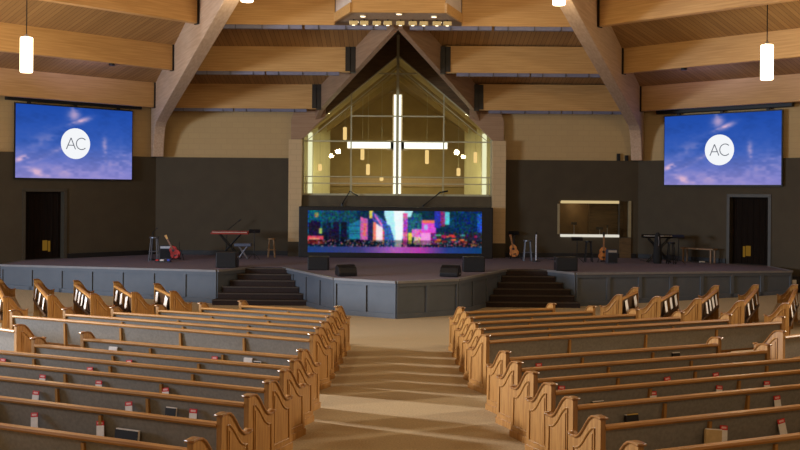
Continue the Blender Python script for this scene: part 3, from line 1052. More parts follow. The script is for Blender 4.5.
# ------------------------------------------------------------------ booth window on the right
bw = bpy.data.objects.new('window_2', None); C.objects.link(bw); struct(bw)
b = MB()
b.box(NX0, NX1, YW + 1.1, YW + 1.2, NZ0 - 0.2, NZ1 + .2)
b.box(NX0 - 0.1, NX0, YW + TH, YW + 1.2, NZ0 - 0.2, NZ1 + .2); b.box(NX1, NX1 + 0.1, YW + TH, YW + 1.2, NZ0 - 0.2, NZ1 + .2)
b.box(NX0, NX1, YW + TH, YW + 1.2, NZ1 + .1, NZ1 + .2)
b.box(NX0, NX1, YW + TH, YW + 1.2, NZ0 - 0.2, NZ0 - 0.1)
struct(b.build('booth_wall', M['niche'], bw))
b = MB(); b.box(7.16, 7.20, YW + 0.95, YW + 1.1, NZ0 - .1, NZ1 + .1); b.box(7.2, NX1, YW + 1.0, YW + 1.1, NZ0 - .1, NZ1 + .1)
struct(b.build('booth_panel', M['dark_wood'], bw))
b = MB(); b.poly([(NX0, YW + 0.12, NZ0), (NX1, YW + 0.12, NZ0), (NX1, YW + 0.12, NZ1), (NX0, YW + 0.12, NZ1)])
struct(b.build('window_pane', M['glass'], bw))
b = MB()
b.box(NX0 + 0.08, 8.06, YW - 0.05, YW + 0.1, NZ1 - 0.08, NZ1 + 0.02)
struct(b.build('window_head', emis('head_painted_glow', srgb(226, 200, 144), 0.8), bw))  # emission paints in the light falling on the window head
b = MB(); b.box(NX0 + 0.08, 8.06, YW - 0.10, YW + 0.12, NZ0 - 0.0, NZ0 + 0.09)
struct(b.build('window_sill', emis('sill_painted_glow', srgb(236, 230, 214), 0.85), bw))  # the sill's brightness is painted in as emission, it is no lamp
b = MB(); b.box(NX0 - 0.05, NX0 + 0.03, YW - 0.05, YW + 0.0, NZ0 + 0.1, NZ1 - 0.1)
b.box(NX1 - 0.05, NX1 + 0.04, YW - 0.05, YW + 0.1, NZ0, NZ1 + .02)
struct(b.build('window_jamb', surf('jamb_paint', srgb(160, 146, 112), srgb(150, 136, 104), 4, rough=0.5), bw))
b = MB(); b.box(8.06, 8.1, YW - 0.02, YW + 0.1, NZ0, NZ1)
struct(b.build('window_mullion', M['trim_grey'], bw))
b = MB(); b.box(8.08, 8.5, YW - 0.06, YW, STG, NZ0 - 0.03)
struct(b.build('trim_2', M['dark_wood']))
# a few stands seen inside the booth
for k, (xx, hh, wd) in enumerate(((6.55, .62, .2), (7.5, .45, .25), (7.78, .52, .06))):
    t = thing('booth_stand', f'{ORD[k]} dim music stand from the left inside the lit booth window', 'stand', (xx, YW + 0.6, NZ0 - 0.1), 0, 'stands inside the booth')
    b = MB(); b.tube([(0, 0, 0), (0, 0, hh)], 0.012, 6); b.build('pole', M['silver'], t)
    b = MB(); b.box(-wd / 2, wd / 2, -0.02, 0.02, hh - 0.1, hh); b.build('desk', M['black'], t)
    b = MB(); b.lathe([(0.1, 0), (0.1, 0.02)], 10); b.build('base', M['black_metal'], t)

# ------------------------------------------------------------------ stage
THR = [(-3.44, 29.1), (-3.08, 28.4), (-1.65, 25.6), (0, 24.72), (1.65, 25.6), (3.08, 28.4), (3.44, 29.1)]
OUT = [(-12.15, 29.25), (-5.26, 27.8), (-4.44, 29.1)] + THR + [(4.44, 29.1), (5.26, 27.8), (12.15, 29.25)]
wallp = lambda x: (x, YW - (abs(x) - XC) - 0.02)
STP = OUT + [wallp(12.15), wallp(8.78), wallp(-8.78), wallp(-12.15)]
st = thing('stage_platform', 'low grey panelled stage platform across the front of the room', 'stage', (0, 0, 0))
b = MB(); b.prism(STP, 'z', 0.0, STG - 0.05)
b.build('platform_body', M['fascia'], st)
b = MB(); b.prism(STP, 'z', STG - 0.05, STG)
b.build('carpet_top', M['stage_carpet'], st)
fr = MB(); cp = MB()
segs = [(OUT[0], OUT[1], 7), (OUT[1], OUT[2], 1), (THR[0], THR[1], 1), (THR[1], THR[2], 3), (THR[2], THR[3], 2), (THR[3], THR[4], 2), (THR[4], THR[5], 3), (THR[5], THR[6], 1), (OUT[-3], OUT[-2], 1), (OUT[-2], OUT[-1], 7), (OUT[-1], wallp(12.15), 1), (wallp(-12.15), OUT[0], 1)]
for p, q, n in segs:
    p = Vector(p); q = Vector(q)
    m = frame_matrix((p.x, p.y, 0), (q - p))
    L = (q - p).length
    cp.box(0, L, -0.07, 0.02, STG - 0.05, STG + 0.012, m)
    h0, h1 = (0.13, 0.13)
    if n == 7: h0, h1 = (0.37, 0.13) if p.x < 0 else (0.13, 0.37)
    fr.prism([(0, 0), (L, 0), (L, h1), (0, h0)], 'y', -0.04, 0.0, m)
    fr.box(0, L, -0.04, 0.0, STG - 0.14, STG - 0.05, m)
    for i in range(n + 1):
        x = L * i / n
        x0, x1 = max(0, x - 0.05), min(L, x + 0.05)
        fr.box(x0, x1, -0.04, 0.0, 0.13, STG - 0.14, m)
fr.build('panel_frame', M['fascia'], st)
cp.build('edge_trim', surf('edge_trim', srgb(128, 126, 128), srgb(120, 118, 120), 4, rough=0.45), st)

for s, nm in ((-1, 'left'), (1, 'right')):
    t = thing('stage_steps', f'flight of dark carpeted steps up to the stage, {nm} of the thrust', 'steps', (0, 0, 0), 0, 'two flights of stage steps')
    n = 6
    d0, d1 = 27.35, 29.07
    xin = lambda y: 3.08 + (y - 28.4) * (-1.43 / -2.8) + 0.03   # along the thrust side
    xout = lambda y: 5.24 - max(0, y - 27.8) * 0.631 if y > 27.8 else 5.34
    b = MB(); nb = MB()
    for k in range(n):
        y0 = d0 + (d1 - d0) * k / n; y1 = d1
        xo0, xo1 = (5.30 if k < 1 else xout(max(y0, 27.82)) - 0.04), xout(y1) - 0.04
        pts = [(s * xin(y0), y0), (s * xo0, y0), (s * (xo0 if y0 > 27.8 else 5.2), max(y0, 27.79)), (s * xo1, y1), (s * xin(y1), y1)]
        if y0 >= 27.79: pts.pop(2)
        z1 = STG * (k + 1) / n - (0.004 if k == n - 1 else 0)
        b.prism(pts, 'z', STG * k / n, z1)
        nb.box(min(s * xin(y0), s * xo0), max(s * xin(y0), s * xo0), y0 - 0.02, y0 + 0.015, z1 - 0.035, z1 + 0.003)
    b.build('treads', M['step_carpet'], t)
    nb.build('nosing', surf('nosing', srgb(72, 62, 54), srgb(64, 55, 48), 20, rough=0.8), t)


for s, nm in ((-1, 'left'), (1, 'right')):
    b = MB(); b.box(min(s * 3.95, s * 8.7), max(s * 3.95, s * 8.7), YW - 0.05, YW, STG + 0.005, STG + 0.16)
    struct(b.build('baseboard_front_' + nm, M['black']))
    b = MB(); b.box(0.05, DOOR_A0 - 0.1, 0, 0.05, STG + 0.005, STG + 0.16, angled_frame(s))
    struct(b.build('baseboard_' + nm, M['black']))

# carpet rising gently towards both ends of the stage
for s, nm in ((-1, 'left'), (1, 'right')):
    b = MB()
    P = [(s * 5.4, 27.7, 0.002), (s * 12.2, 29.2, 0.26), (s * 16.5, 26.4, 0.26), (s * 12.4, 26.2, 0.002), (s * 6.0, 26.0, 0.002)]
    for tri in ((0, 1, 3), (0, 3, 4), (1, 2, 3)):
        b.poly([P[i] for i in tri])
    b.poly([(s * 12.2, 29.2, 0.26), (s * 12.2, 30.9, 0.26), (s * 16.5, 26.4, 0.26)])
    struct(b.build('floor_ramp_' + nm, M['carpet']))
# ------------------------------------------------------------------ stage gear
def speaker_box(X, Y, w, h, d, label, rz=0.0, z=STG):
    t = thing('stage_speaker', label, 'speaker', (X, Y, z), rz, 'black speakers along the stage edge')
    b = MB(); b.box(-w / 2, w / 2, 0, d, 0, h); b.build('cabinet', M['black'], t, bevel=0.02)
    b = MB(); b.box(-w / 2 + .03, w / 2 - .03, -0.015, 0, 0.03, h - .03); b.build('grille', M['black_cloth'], t)
    b = MB()
    for s in (-1, 1):
        b.box(s * (w / 2 + .004) - .008, s * (w / 2 + .004) + .008, d * .35, d * .65, h * .62, h * .72)
    b.build('handle', M['grey_metal'], t)
    return t


X, Y = at_z(226, 268, STG); speaker_box(X, Y, 0.62, 0.48, 0.5, 'black speaker box on the stage left of the left steps')
X, Y = at_z(318, 270.3, STG); speaker_box(X, Y, 0.62, 0.40, 0.45, 'black speaker box on stage below the left end of the video wall')
X, Y = at_z(474, 272, STG); speaker_box(X, Y, 0.64, 0.44, 0.45, 'black speaker box on stage below the right end of the video wall')
X, Y = at_z(567, 271.3, STG); speaker_box(X, Y, 0.64, 0.42, 0.45, 'black speaker box on the stage right of the right steps')


def wedge(X, Y, label, rz):
    t = thing('floor_monitor', label, 'monitor', (X, Y, STG + 0.012), rz, 'wedge monitors on the thrust')
    b = MB(); b.prism([(-0.2, 0), (0.2, 0), (0.24, 0.08), (0.16, 0.27), (0.06, 0.31), (-0.12, 0.24), (-0.22, 0.1)], 'x', -0.26, 0.26)
    b.build('cabinet', M['black'], t, bevel=0.02)
    b = MB(); b.prism([(0.165, 0.27), (0.245, 0.09), (0.255, 0.095), (0.178, 0.275)], 'x', -0.22, 0.22)
    b.build('grille', M['black_cloth'], t)
    b = MB(); b.box(0.255, 0.275, -0.03, 0.05, 0.06, 0.1); b.build('handle', M['silver'], t)


X, Y = at_z(345.5, 277, STG); wedge(X, Y + .28, 'black wedge monitor on the front edge left of the stage centre', R(18))
X, Y = at_z(451, 277.5, STG); wedge(X, Y + .28, 'black wedge monitor on the front edge right of the stage centre', R(-18))


def stool(X, Y, h, w, label, mat, z=STG, seat_r=None):
    t = thing('stool', label, 'stool', (X, Y, z), 0, 'stools on the stage')
    b = MB(); b.lathe([(w * .42, h - 0.05), (w * .45, h - 0.04), (w * .45, h - 0.01), (w * .4, h)], 18); b.build('seat', mat, t, smooth=True)
    for i in range(4):
        a = R(45 + 90 * i)
        b = MB(); b.tube([(w * .34 * math.cos(a), w * .34 * math.sin(a), h - 0.05), (w * .56 * math.cos(a), w * .56 * math.sin(a), 0)], 0.018, 8)
        b.build('leg', mat, t)
    b = MB(); rr = w * .47
    b.tube([(rr * math.cos(2 * PI * k / 20), rr * math.sin(2 * PI * k / 20), h * .4) for k in range(20)], 0.012, 6, closed=True)
    b.build('foot_ring', mat, t)


steel = surf('stool_steel', srgb(120, 124, 134), srgb(104, 108, 118), 8, rough=0.3, metal=0.6)
X, Y = at_z(153, 261.5, STG); stool(X, Y + .15, 0.80, 0.36, 'dark metal stool at the far left of the stage', steel)
X, Y = at_z(271.5, 257.5, STG); stool(X, Y, 0.68, 0.30, 'tall wooden stool left of the video wall', M['stool_wood'])
X, Y = at_z(527.5, 260.8, STG); stool(X, Y, 0.72, 0.34, 'grey metal stool right of the video wall beside a guitar', steel)
X, Y = at_z(588.5, 262, STG); stool(X, Y, 0.72, 0.30, 'dark stool below the booth window', M['black_metal'])
X, Y = at_z(665, 263, STG); stool(X + .1, Y - .35, 0.72, 0.30, 'dark stool before the right keyboard', M['black_metal'])


def guitar(X, Y, label, top, side, lean=0.0, z=STG, rz=0.0, h=0.75):
    t = thing('guitar', label, 'guitar', (X, Y, z), rz, 'guitars on the stage')
    # body outline (x across, z up), tilted in the picture plane by lean
    pts = []
    for k in range(28):
        a = 2 * PI * k / 28
        sz = math.sin(a); cxx = math.cos(a)
        wdt = 0.17 - 0.035 * sz - 0.045 * math.exp(-((sz - 0.12) / .25) ** 2)
        pts.append((wdt * cxx, 0.30 + 0.23 * sz))
    mt = Matrix.Rotation(lean, 4, 'Y') @ Matrix.Rotation(R(-10), 4, 'X')
    b = MB(); b.prism(pts, 'y', -0.045, 0.045, mt); b.build('body', [top], t, bevel=0.008)
    b = MB(); b.lathe([(0.045, 0), (0.045, 0.004)], 16)
    o = b.build('sound_hole', M['black'], t); o.matrix_basis = mt @ Matrix.Translation((0, -0.046, 0.36)) @ Matrix.Rotation(R(90), 4, 'X')
    b = MB(); b.box(-0.026, 0.026, -0.06, -0.03, 0.42, 0.42 + h * .62, mt); b.build('neck', M['neck'], t)
    b = MB(); b.prism([(-0.03, 0.42 + h * .62), (0.03, 0.42 + h * .62), (0.042, 0.42 + h * .62 + .15), (-0.042, 0.42 + h * .62 + .15)], 'y', -0.055, -0.03, mt); b.build('headstock', side, t)
    b = MB(); b.box(-0.05, 0.05, -0.06, -0.045, 0.16, 0.19, mt); b.build('bridge', M['black'], t)
    st_ = thing('guitar_stand', 'black stand holding the ' + label, 'guitar stand', (X, Y, z), rz, 'guitar stands on the stage')
    for s in (-1, 1):
        b = MB(); b.tube([(s * 0.2, -0.1, 0.01), (s * 0.05, 0.11, 0.35)], 0.012, 6); b.build('leg', M['black_metal'], st_)
    b = MB(); b.tube([(0, 0.24, 0.01), (0, 0.11, 0.35), (0, 0.16, 0.6)], 0.012, 6); b.build('pole', M['black_metal'], st_)
    b = MB(); b.tube([(-0.12, -0.12, 0.055), (0.12, -0.12, 0.055)], 0.012, 6); b.tube([(0, -0.12, 0.055), (0, 0.11, 0.35)], 0.01, 6); b.build('cradle', M['black_metal'], st_)


X, Y = at_z(178.5, 260, STG); guitar(X, Y, 'red and yellow guitar leaning at the left of the stage', M['guitar_red'], M['guitar_yellow'], R(-30), h=.62)
X, Y = at_z(515.5, 259, STG); guitar(X, Y, 'honey brown guitar right of the video wall', M['guitar'], M['neck'], R(-12), h=.5)
X, Y = at_z(603, 262.5, STG); guitar(X, Y, 'orange brown guitar below the booth window', M['guitar'], M['black'], R(3), h=.75)


def amp(X, Y, w, h, label):
    t = thing('amplifier', label, 'amplifier', (X, Y, STG), 0, 'amplifiers on the stage')
    b = MB(); b.box(-w / 2, w / 2, 0, .3, 0, h); b.build('cabinet', surf('amp_tolex', srgb(70, 74, 84), srgb(60, 64, 74), 60, rough=.7), t, bevel=.015)
    b = MB(); b.box(-w / 2 + .03, w / 2 - .03, -.012, 0, .03, h * .75); b.build('grille', M['black_cloth'], t)
    b = MB(); b.box(-w / 2 + .03, w / 2 - .03, -.012, 0, h * .8, h - .02); b.build('control_panel', M['silver'], t)


X, Y = at_z(612.5, 263.5, STG); amp(X, Y, .34, .46, 'small grey amplifier right of the orange brown guitar')
X, Y = at_z(171, 260.5, STG); amp(X - .3, Y + .5, .42, .46, 'dark amplifier behind the leaning red guitar')


def music_stand(X, Y, h, label, mat=None):
    t = thing('music_stand', label, 'music stand', (X, Y, STG), 0, 'music stands on the stage')
    b = MB(); b.tube([(0, 0, 0.2), (0, 0, h - 0.05)], 0.014, 8); b.build('pole', mat or M['black_metal'], t)
    for i in range(3):
        a = R(90 + 120 * i)
        b = MB(); b.tube([(0, 0, 0.22), (0.24 * math.cos(a), 0.24 * math.sin(a), 0.01)], 0.011, 6); b.build('leg', M['black_metal'], t)
    b = MB(); mt = Matrix.Translation((0, 0, h - 0.1)) @ Matrix.Rotation(R(-50), 4, 'X')
    b.box(-0.19, 0.19, -0.012, 0.0, -0.02, 0.14, mt); b.box(-0.19, 0.19, -0.05, 0, -0.03, -0.015, mt)
    b.build('desk', M['black'], t)


X, Y = at_z(577, 262.5, STG); music_stand(X, Y, 0.86, 'black music stand left of the stool below the booth window')
X, Y = at_z(676, 264, STG); music_stand(X + .05, Y - .1, 0.98, 'black music stand right of the right keyboard')
X, Y = at_z(251.5, 259, STG); music_stand(X + .12, Y - .2, 1.02, 'dark music stand at the end of the red keyboard')
X, Y = at_z(514, 258, STG); music_stand(X + .02, Y + .2, 0.95, 'dark music stand behind the honey brown guitar')


def mic_stand(X, Y, h, label, boom=None, mat=None, r=0.014):
    t = thing('microphone_stand', label, 'microphone stand', (X, Y, STG), 0, 'microphone stands on the stage')
    b = MB(); b.tube([(0, 0, 0.03), (0, 0, h)], r, 8); b.build('pole', mat or M['black_metal'], t)
    b = MB(); b.lathe([(0.14, 0), (0.14, 0.02), (0.05, 0.035)], 16); b.build('base', M['black_metal'], t)
    if boom:
        b = MB(); b.tube([(-boom[0] * .25, 0, h - boom[1] * .25), (boom[0], 0, h + boom[1])], 0.012, 6); b.build('boom', M['black_metal'], t)
        b = MB(); b.tube([(boom[0], 0, h + boom[1]), (boom[0] * 1.2, 0, h + boom[1] * 1.2)], 0.024, 8); b.build('microphone', M['black'], t)
    else:
        b = MB(); b.tube([(0, 0, h), (0, -0.1, h + 0.06)], 0.022, 8); b.build('microphone', M['black'], t)


X, Y = at_z(532.7, 260.5, STG); mic_stand(X + .05, Y - .45, 0.92, 'pale straight microphone stand beside the grey stool', mat=M['silver'], r=0.03)
X, Y = at_z(225, 256.5, STG); mic_stand(X, Y + .3, 0.9, 'black microphone stand with boom raised over the red keyboard', (0.42, 0.34))
X, Y = at_z(150, 261, STG); mic_stand(X - .05, Y + .55, 0.92, 'black microphone stand behind the far left stool', (0.12, 0.12))


def keyboard(X, Y, w, label, case, standlabel):
    t = thing('keyboard', label, 'keyboard', (X, Y, STG + 0.84), 0, 'keyboards on the stage')
    b = MB(); b.box(-w / 2, w / 2, -0.16, 0.16, 0, 0.06); b.box(-w / 2, w / 2, 0.02, 0.16, 0.06, 0.11); b.build('case', case, t, bevel=.01)
    b = MB(); b.box(-w / 2 + .05, w / 2 - .05, -0.15, 0.01, 0.061, 0.075); b.build('white_keys', M['keys'], t)
    b = MB()
    for i in range(int(w / 0.05)):
        if i % 7 not in (2, 6): b.box(-w / 2 + .08 + i * .047, -w / 2 + .10 + i * .047, -0.08, 0.01, 0.0755, 0.088)
    b.build('black_keys', M['black'], t)
    s_ = thing('keyboard_stand', standlabel, 'keyboard stand', (X, Y, STG), 0, 'keyboard stands on the stage')
    for yy in (-0.1, 0.1):
        b = MB(); b.tube([(-0.38, yy, 0.015), (0.34, yy, 0.815)], 0.02, 8); b.build('leg', M['black_metal'], s_)
        b = MB(); b.tube([(0.38, yy * 1.4, 0.015), (-0.34, yy * 1.4, 0.815)], 0.02, 8); b.build('leg', M['black_metal'], s_)
    b = MB(); b.tube([(-0.34, -0.15, 0.82), (-0.34, 0.15, 0.82)], 0.018, 6); b.tube([(0.34, -0.15, 0.82), (0.34, 0.15, 0.82)], 0.018, 6); b.build('crossbar', M['black_metal'], s_)


keyboard((230.5 - CX) / F * 32.6, 32.6, 1.28, 'red keyboard on a stand at the left of the stage', M['kb_red'], 'black crossed stand under the red keyboard')
keyboard((659 - CX) / F * 32.3, 32.3, 1.1, 'dark keyboard on a stand at the right of the stage', M['door_wood'], 'black crossed stand under the right keyboard')
# dark coat bag hanging on the right keyboard
t = thing('gig_bag', 'tall black bag standing upright before the right keyboard', 'bag', ((658 - CX) / F * 31.9, 31.9, STG))
b = MB(); b.lathe([(0.12, 0), (0.15, 0.15), (0.13, 0.55), (0.10, 0.85), (0.08, 0.98), (0.03, 1.04)], 14); b.build('body', M['black_cloth'], t, smooth=True)
b = MB(); b.tube([(0, -0.13, 0.6), (0.0, -0.17, 0.75), (0, -0.1, 0.9)], 0.012, 6); b.build('handle', M['silver'], t)
# bench
X, Y = at_z(243, 259.5, STG)
t = thing('piano_bench', 'grey padded bench in front of the red keyboard', 'bench', (X, Y, STG))
b = MB(); b.box(-0.28, 0.28, -0.15, 0.15, 0.45, 0.55); b.build('seat', surf('bench_vinyl', srgb(84, 94, 116), srgb(74, 84, 106), 10, rough=.4), t, bevel=.02)
for s in (-1, 1):
    for q in (-1, 1):
        b = MB(); b.tube([(s * 0.14 * q, q * 0.1, 0.45), (-s * 0.16 * q, q * 0.1, 0.015)], 0.016, 8); b.build('leg', M['grey_metal'], t)
# pedal board on the left
X, Y = at_z(163.5, 262, STG)
t = thing('pedal_board', 'small effects pedals on the floor by the left guitar', 'pedal board', (X, Y, STG))
b = MB(); b.box(-0.26, 0.24, -0.1, 0.1, 0, 0.04); b.build('board', M['black'], t)
b = MB(); b.box(-0.1, 0.02, -0.07, 0.07, 0.04, 0.085); b.build('white_pedal', M['paper'], t)
b = MB(); b.box(0.13, 0.21, -0.07, 0.07, 0.04, 0.095); b.build('blue_pedal', M['blue'], t)
b = MB(); b.box(-0.24, -0.16, -0.07, 0.07, 0.04, 0.08); b.build('red_pedal', M['red'], t)
# low brown table in front of the right wall
X, Y = at_z(702, 263.5, STG)
t = thing('low_table', 'thin brown low table against the right stage wall', 'table', (X, Y + .35, STG), R(-45))
b = MB(); b.box(-0.6, 0.6, -0.18, 0.18, 0.46, 0.5); b.build('table_top', M['stool_wood'], t)
for sx in (-.5, .5):
    for sy in (-.14, .14):
        b = MB(); b.box(sx - .02, sx + .02, sy - .02, sy + .02, 0, .46); b.build('leg', M['stool_wood'], t)
for k, (x, h) in enumerate(((618.5, .26), (626.5, .2))):
    X, _ = at_y(x, 158, YW + .07)
    t = thing('ledge_speaker', f'small black speaker on the wall ledge beside the right arch, {"left" if k == 0 else "right"} of two', 'speaker', (X, YW + .065, WAIN), 0, 'small speakers on the wall ledge')
    b = MB(); b.box(-.06, .06, -.05, .05, 0, h); b.build('cabinet', M['black'], t, bevel=.01)
    b = MB(); b.box(-.045, .045, -.058, -.05, .02, h - .02); b.build('grille', M['black_cloth'], t)
# cables and small white items
for k, (x0, y0, x1, y1, lab) in enumerate(((640, 260.5, 672, 263, 'grey cable loop lying under the right keyboard'), (688, 262, 714, 264, 'pale cable lying before the low brown table'), (538, 258.5, 560, 260, 'grey cable on stage right of the grey stool'))):
    p = Vector(at_z(x0, y0, STG)); q = Vector(at_z(x1, y1, STG))
    b = MB(); pts = []
    for i in range(25):
        f = i / 24
        c = p.lerp(q, f)
        pts.append((c.x, c.y + .12 * math.sin(f * 14 + k), STG + 0.015))
    b.tube(pts, 0.014, 6)
    tag(b.build('cable', M['grey_metal']), lab, 'cable', 'cables on the stage')
X, Y = at_z(701, 262.5, STG)
b = MB(); b.box(-.09, .09, -.05, .05, 0, .05); o = b.build('power_box', M['paper'], bevel=.01); o.location = (X, Y - .1, STG)
tag(o, 'small white power box on the stage floor before the low brown table', 'power box')
X, Y = at_z(794.5, 285, 0)
t = thing('subwoofer', 'black cabinet on the floor at the far right end of the stage', 'speaker', (12.28, 29.5, 0.27))
b = MB(); b.box(-.1, .3, 0, .4, 0, .5); b.build('cabinet', M['black'], t, bevel=.02)
b = MB(); b.box(-.07, .27, -.012, 0, .03, .24); b.build('grille', M['black_cloth'], t)
b = MB(); b.box(-.0, .14, -.014, 0, .27, .4); b.build('white_plate', M['paper'], t)

# ------------------------------------------------------------------ pews
PEW_H, PEW_D = 0.95, 0.58


def scurve(off=0.0):
    """top outline of the pew end from back to front: (y, z)"""
    pts = []
    ctrl = [(0.0, .945), (0.05, .95), (0.10, .95), (0.15, .94), (0.20, .905), (0.25, .85), (0.30, .785), (0.35, .725), (0.40, .68), (0.45, .655), (0.50, .648), (0.55, .655), (PEW_D, .668)]
    return [(y, z - off) for y, z in ctrl]


top = scurve()
b = MB()
b.prism([(0, 0.0), (PEW_D, 0.0)] + top[::-1], 'x', -0.032, 0.032)
b.box(-0.045, 0.045, -0.012, PEW_D + 0.015, 0.0, 0.09)
ME_END = b.mesh('pew_end', M['oak_z'])
b = MB()
cap = [(-0.02, .945)] + top + [(PEW_D + 0.012, .670)]
for (p, q) in zip(cap, cap[1:]):
    b.prism([p, q, (q[0], q[1] + .022), (p[0], p[1] + .022)], 'x', -0.05, 0.05)
bmesh.ops.remove_doubles(b.bm, verts=b.bm.verts, dist=1e-5)
for f in b.bm.faces: f.smooth = True
ME_CAP = b.mesh('pew_cap', M['oak_cap'])
b = MB()
inn = [(0.11, 0.16), (0.50, 0.16), (0.50, 0.545), (0.45, 0.548), (0.40, 0.57), (0.35, 0.61), (0.30, 0.665), (0.25, 0.73), (0.20, 0.785), (0.15, 0.825), (0.11, 0.835)]
for s in (-1, 1):
    b.tube([(s * 0.033, y, z) for y, z in inn], 0.013, 6, closed=True)
    b.prism([(y * .82 + .055, z * .86 + .05) for y, z in inn], 'x', s * 0.032, s * 0.040)
ME_INS = b.mesh('pew_inset', M['oak_z'])


def make_pew(A, ang, L, label, group, rack=True, back_mat=None, depth=1.0):
    """A: back-left (as seen by a sitter facing forward) corner; length runs along ang; forward = ang + 90deg"""
    t = thing('church_pew', label, 'pew', (A[0], A[1], 0), ang, group)
    t.scale = (1, depth, 1)
    for x in (0, L):
        e = inst('end_panel', ME_END, t, (x, 0, 0))
        inst('cap_moulding', ME_CAP, e)
        inst('inset_panel', ME_INS, e)
    b = MB()
    b.prism([(0.03, 0.83), (0.06, 0.83), (0.13, 0.40), (0.10, 0.40)], 'x', 0.034, L - 0.034)
    b.build('backrest', back_mat or M['pew_back'], t)
    b = MB()
    b.prism([(0.0, .825), (0.09, .825), (0.10, .84), (0.095, .865), (0.05, .876), (0.0, .87), (-0.012, .848)], 'x', 0.034, L - 0.034)
    b.build('top_rail', M['oak_x'], t)
    b = MB()
    b.box(0.034, L - 0.034, 0.15, 0.56, 0.37, 0.41)
    b.box(0.034, L - 0.034, 0.52, 0.55, 0.27, 0.37)
    b.build('seat', M['oak_x'], t)
    b = MB(); b.box(0.05, L - 0.05, 0.16, 0.57, 0.41, 0.47)
    b.build('cushion', M['cushion'], t)
    if rack:
        b = MB()
        b.box(0.2, L - 0.2, -0.03, 0.09, 0.435, 0.447)
        b.box(0.2, L - 0.2, -0.042, -0.03, 0.435, 0.50)
        b.build('book_rack', back_mat or M['oak_x'], t)
    n = max(1, int(round(L / 1.45)))
    for i in range(1, n):
        x = L * i / n
        b = MB(); b.prism([(0.005, .80), (0.05, .80), (0.12, .0), (0.05, .0)], 'x', -0.02, 0.02)
        b.build('post', M['oak_z'], t).location = (x, 0, 0)
    return t


PEWS = {}


def row_pew(key, s, Xa, Ya, ang, L, label, group, **kw):
    """aisle-side back corner (Xa, Ya); the pew runs outwards and towards the stage"""
    dx, dy = s * math.cos(ang), math.sin(ang)
    if s > 0:
        A = (Xa, Ya); rot = ang
    else:
        A = (Xa + L * dx, Ya + L * dy); rot = -ang
    PEWS[key] = (s, Xa, Ya, ang, L)
    return make_pew(A, rot, L, label, group, **kw)


def length_to(off, Xa, Ya, ang):
    """length so the outer end is seen at |photo offset| off"""
    k = off / F
    return (k * Ya - abs(Xa)) / (math.cos(ang) - k * math.sin(ang))


side_word = {-1: 'left', 1: 'right'}
F_ANG = R(22.5)
fy = [19.3, 18.55, 17.75, 17.0, 16.28, 15.55]
foff = [62, 66.5, 71, 76, 81.5, 87]
fout = [157, 197, 240, 285, 333, 386]
for s in (-1, 1):
    for k in range(6):
        off = foff[k] if s > 0 else foff[k] - 3.5
        X = s * (off + (5 if s > 0 else 1)) / F * fy[k]
        ang = R(22 + 0.45 * k)
        L = length_to(fout[k] + s, X, fy[k], ang)
        w = ['front', 'second', 'third', 'fourth', 'fifth', 'rear'][k]
        lab = f'oak pew in the block nearest the stage, {side_word[s]} of the aisle, {w} row'
        row_pew(('f', s, k), s, X, fy[k], ang, L, lab, f'pews of the {side_word[s]} front block', rack=False)
N_ANG = R(22.8)
nyy = [13.95, 13.1, 12.36, 11.62, 10.83, 9.9, 8.87]
noff = {1: [111, 123, 139, 157, 179, 207, 245], -1: [97, 105, 115, 130, 150, 177, 206]}
nout = {-1: [315, 364, 500, 500, 500, 500, 500], 1: [323, 372, 500, 500, 500, 500, 500]}
for s in (-1, 1):
    for k in range(7):
        X = s * (noff[s][k] + s) / F * nyy[k]
        L = min(length_to(nout[s][k] + s, X, nyy[k], N_ANG), 7.6)
        if L < 0: L = 7.6
        w = ORD[k]
        lab = f'oak pew in near block {side_word[s]} of the aisle, {w} row behind cross aisle'
        row_pew(('n', s, k), s, X, nyy[k], N_ANG, L, lab, f'pews of the {side_word[s]} near block')
# outer front blocks, turned towards the centre
O_ANG = R(65)
for s in (-1, 1):
    for k, (X, Y, L) in enumerate(((5.23, 21.99, 1.93), (6.03, 21.67, 2.72), (6.86, 21.34, 3.36), (7.69, 20.98, 4.08), (8.5, 20.55, 4.7))):
        w = ['shortest and innermost', 'second from the centre', 'middle', 'second from the outside', 'longest and outermost'][k]
        lab = f'oak pew seen end-on in the {side_word[s]} wing block before the stage, {w}'
        row_pew(('o', s, k), s, s * X, Y, O_ANG, L, lab, f'pews of the {side_word[s]} wing block', back_mat=M['wing_back'], depth=0.86)
for s in (-1, 1):
    row_pew(('x', s, 0), s, s * (6.66 if s > 0 else 6.53), 16.3, R(33), 3.4, f'oak pew end at the far {side_word[s]} edge across the side aisle, behind the front block', 'pews at the photo edges')


# ------------------------------------------------------------------ cards, books and sheets in the racks
def spot_on(key, px):
    """distance along the pew (in its own local frame) and its world matrix for photo column px"""
    s, Xa, Ya, ang, L = PEWS[key]
    l = length_to(s * (px - CX), Xa, Ya, ang)
    l = max(0.12, min(L - 0.12, l))
    dx, dy = s * math.cos(ang), math.sin(ang)
    return Vector((Xa + l * dx, Ya + l * dy, 0)), (ang if s > 0 else -ang), l


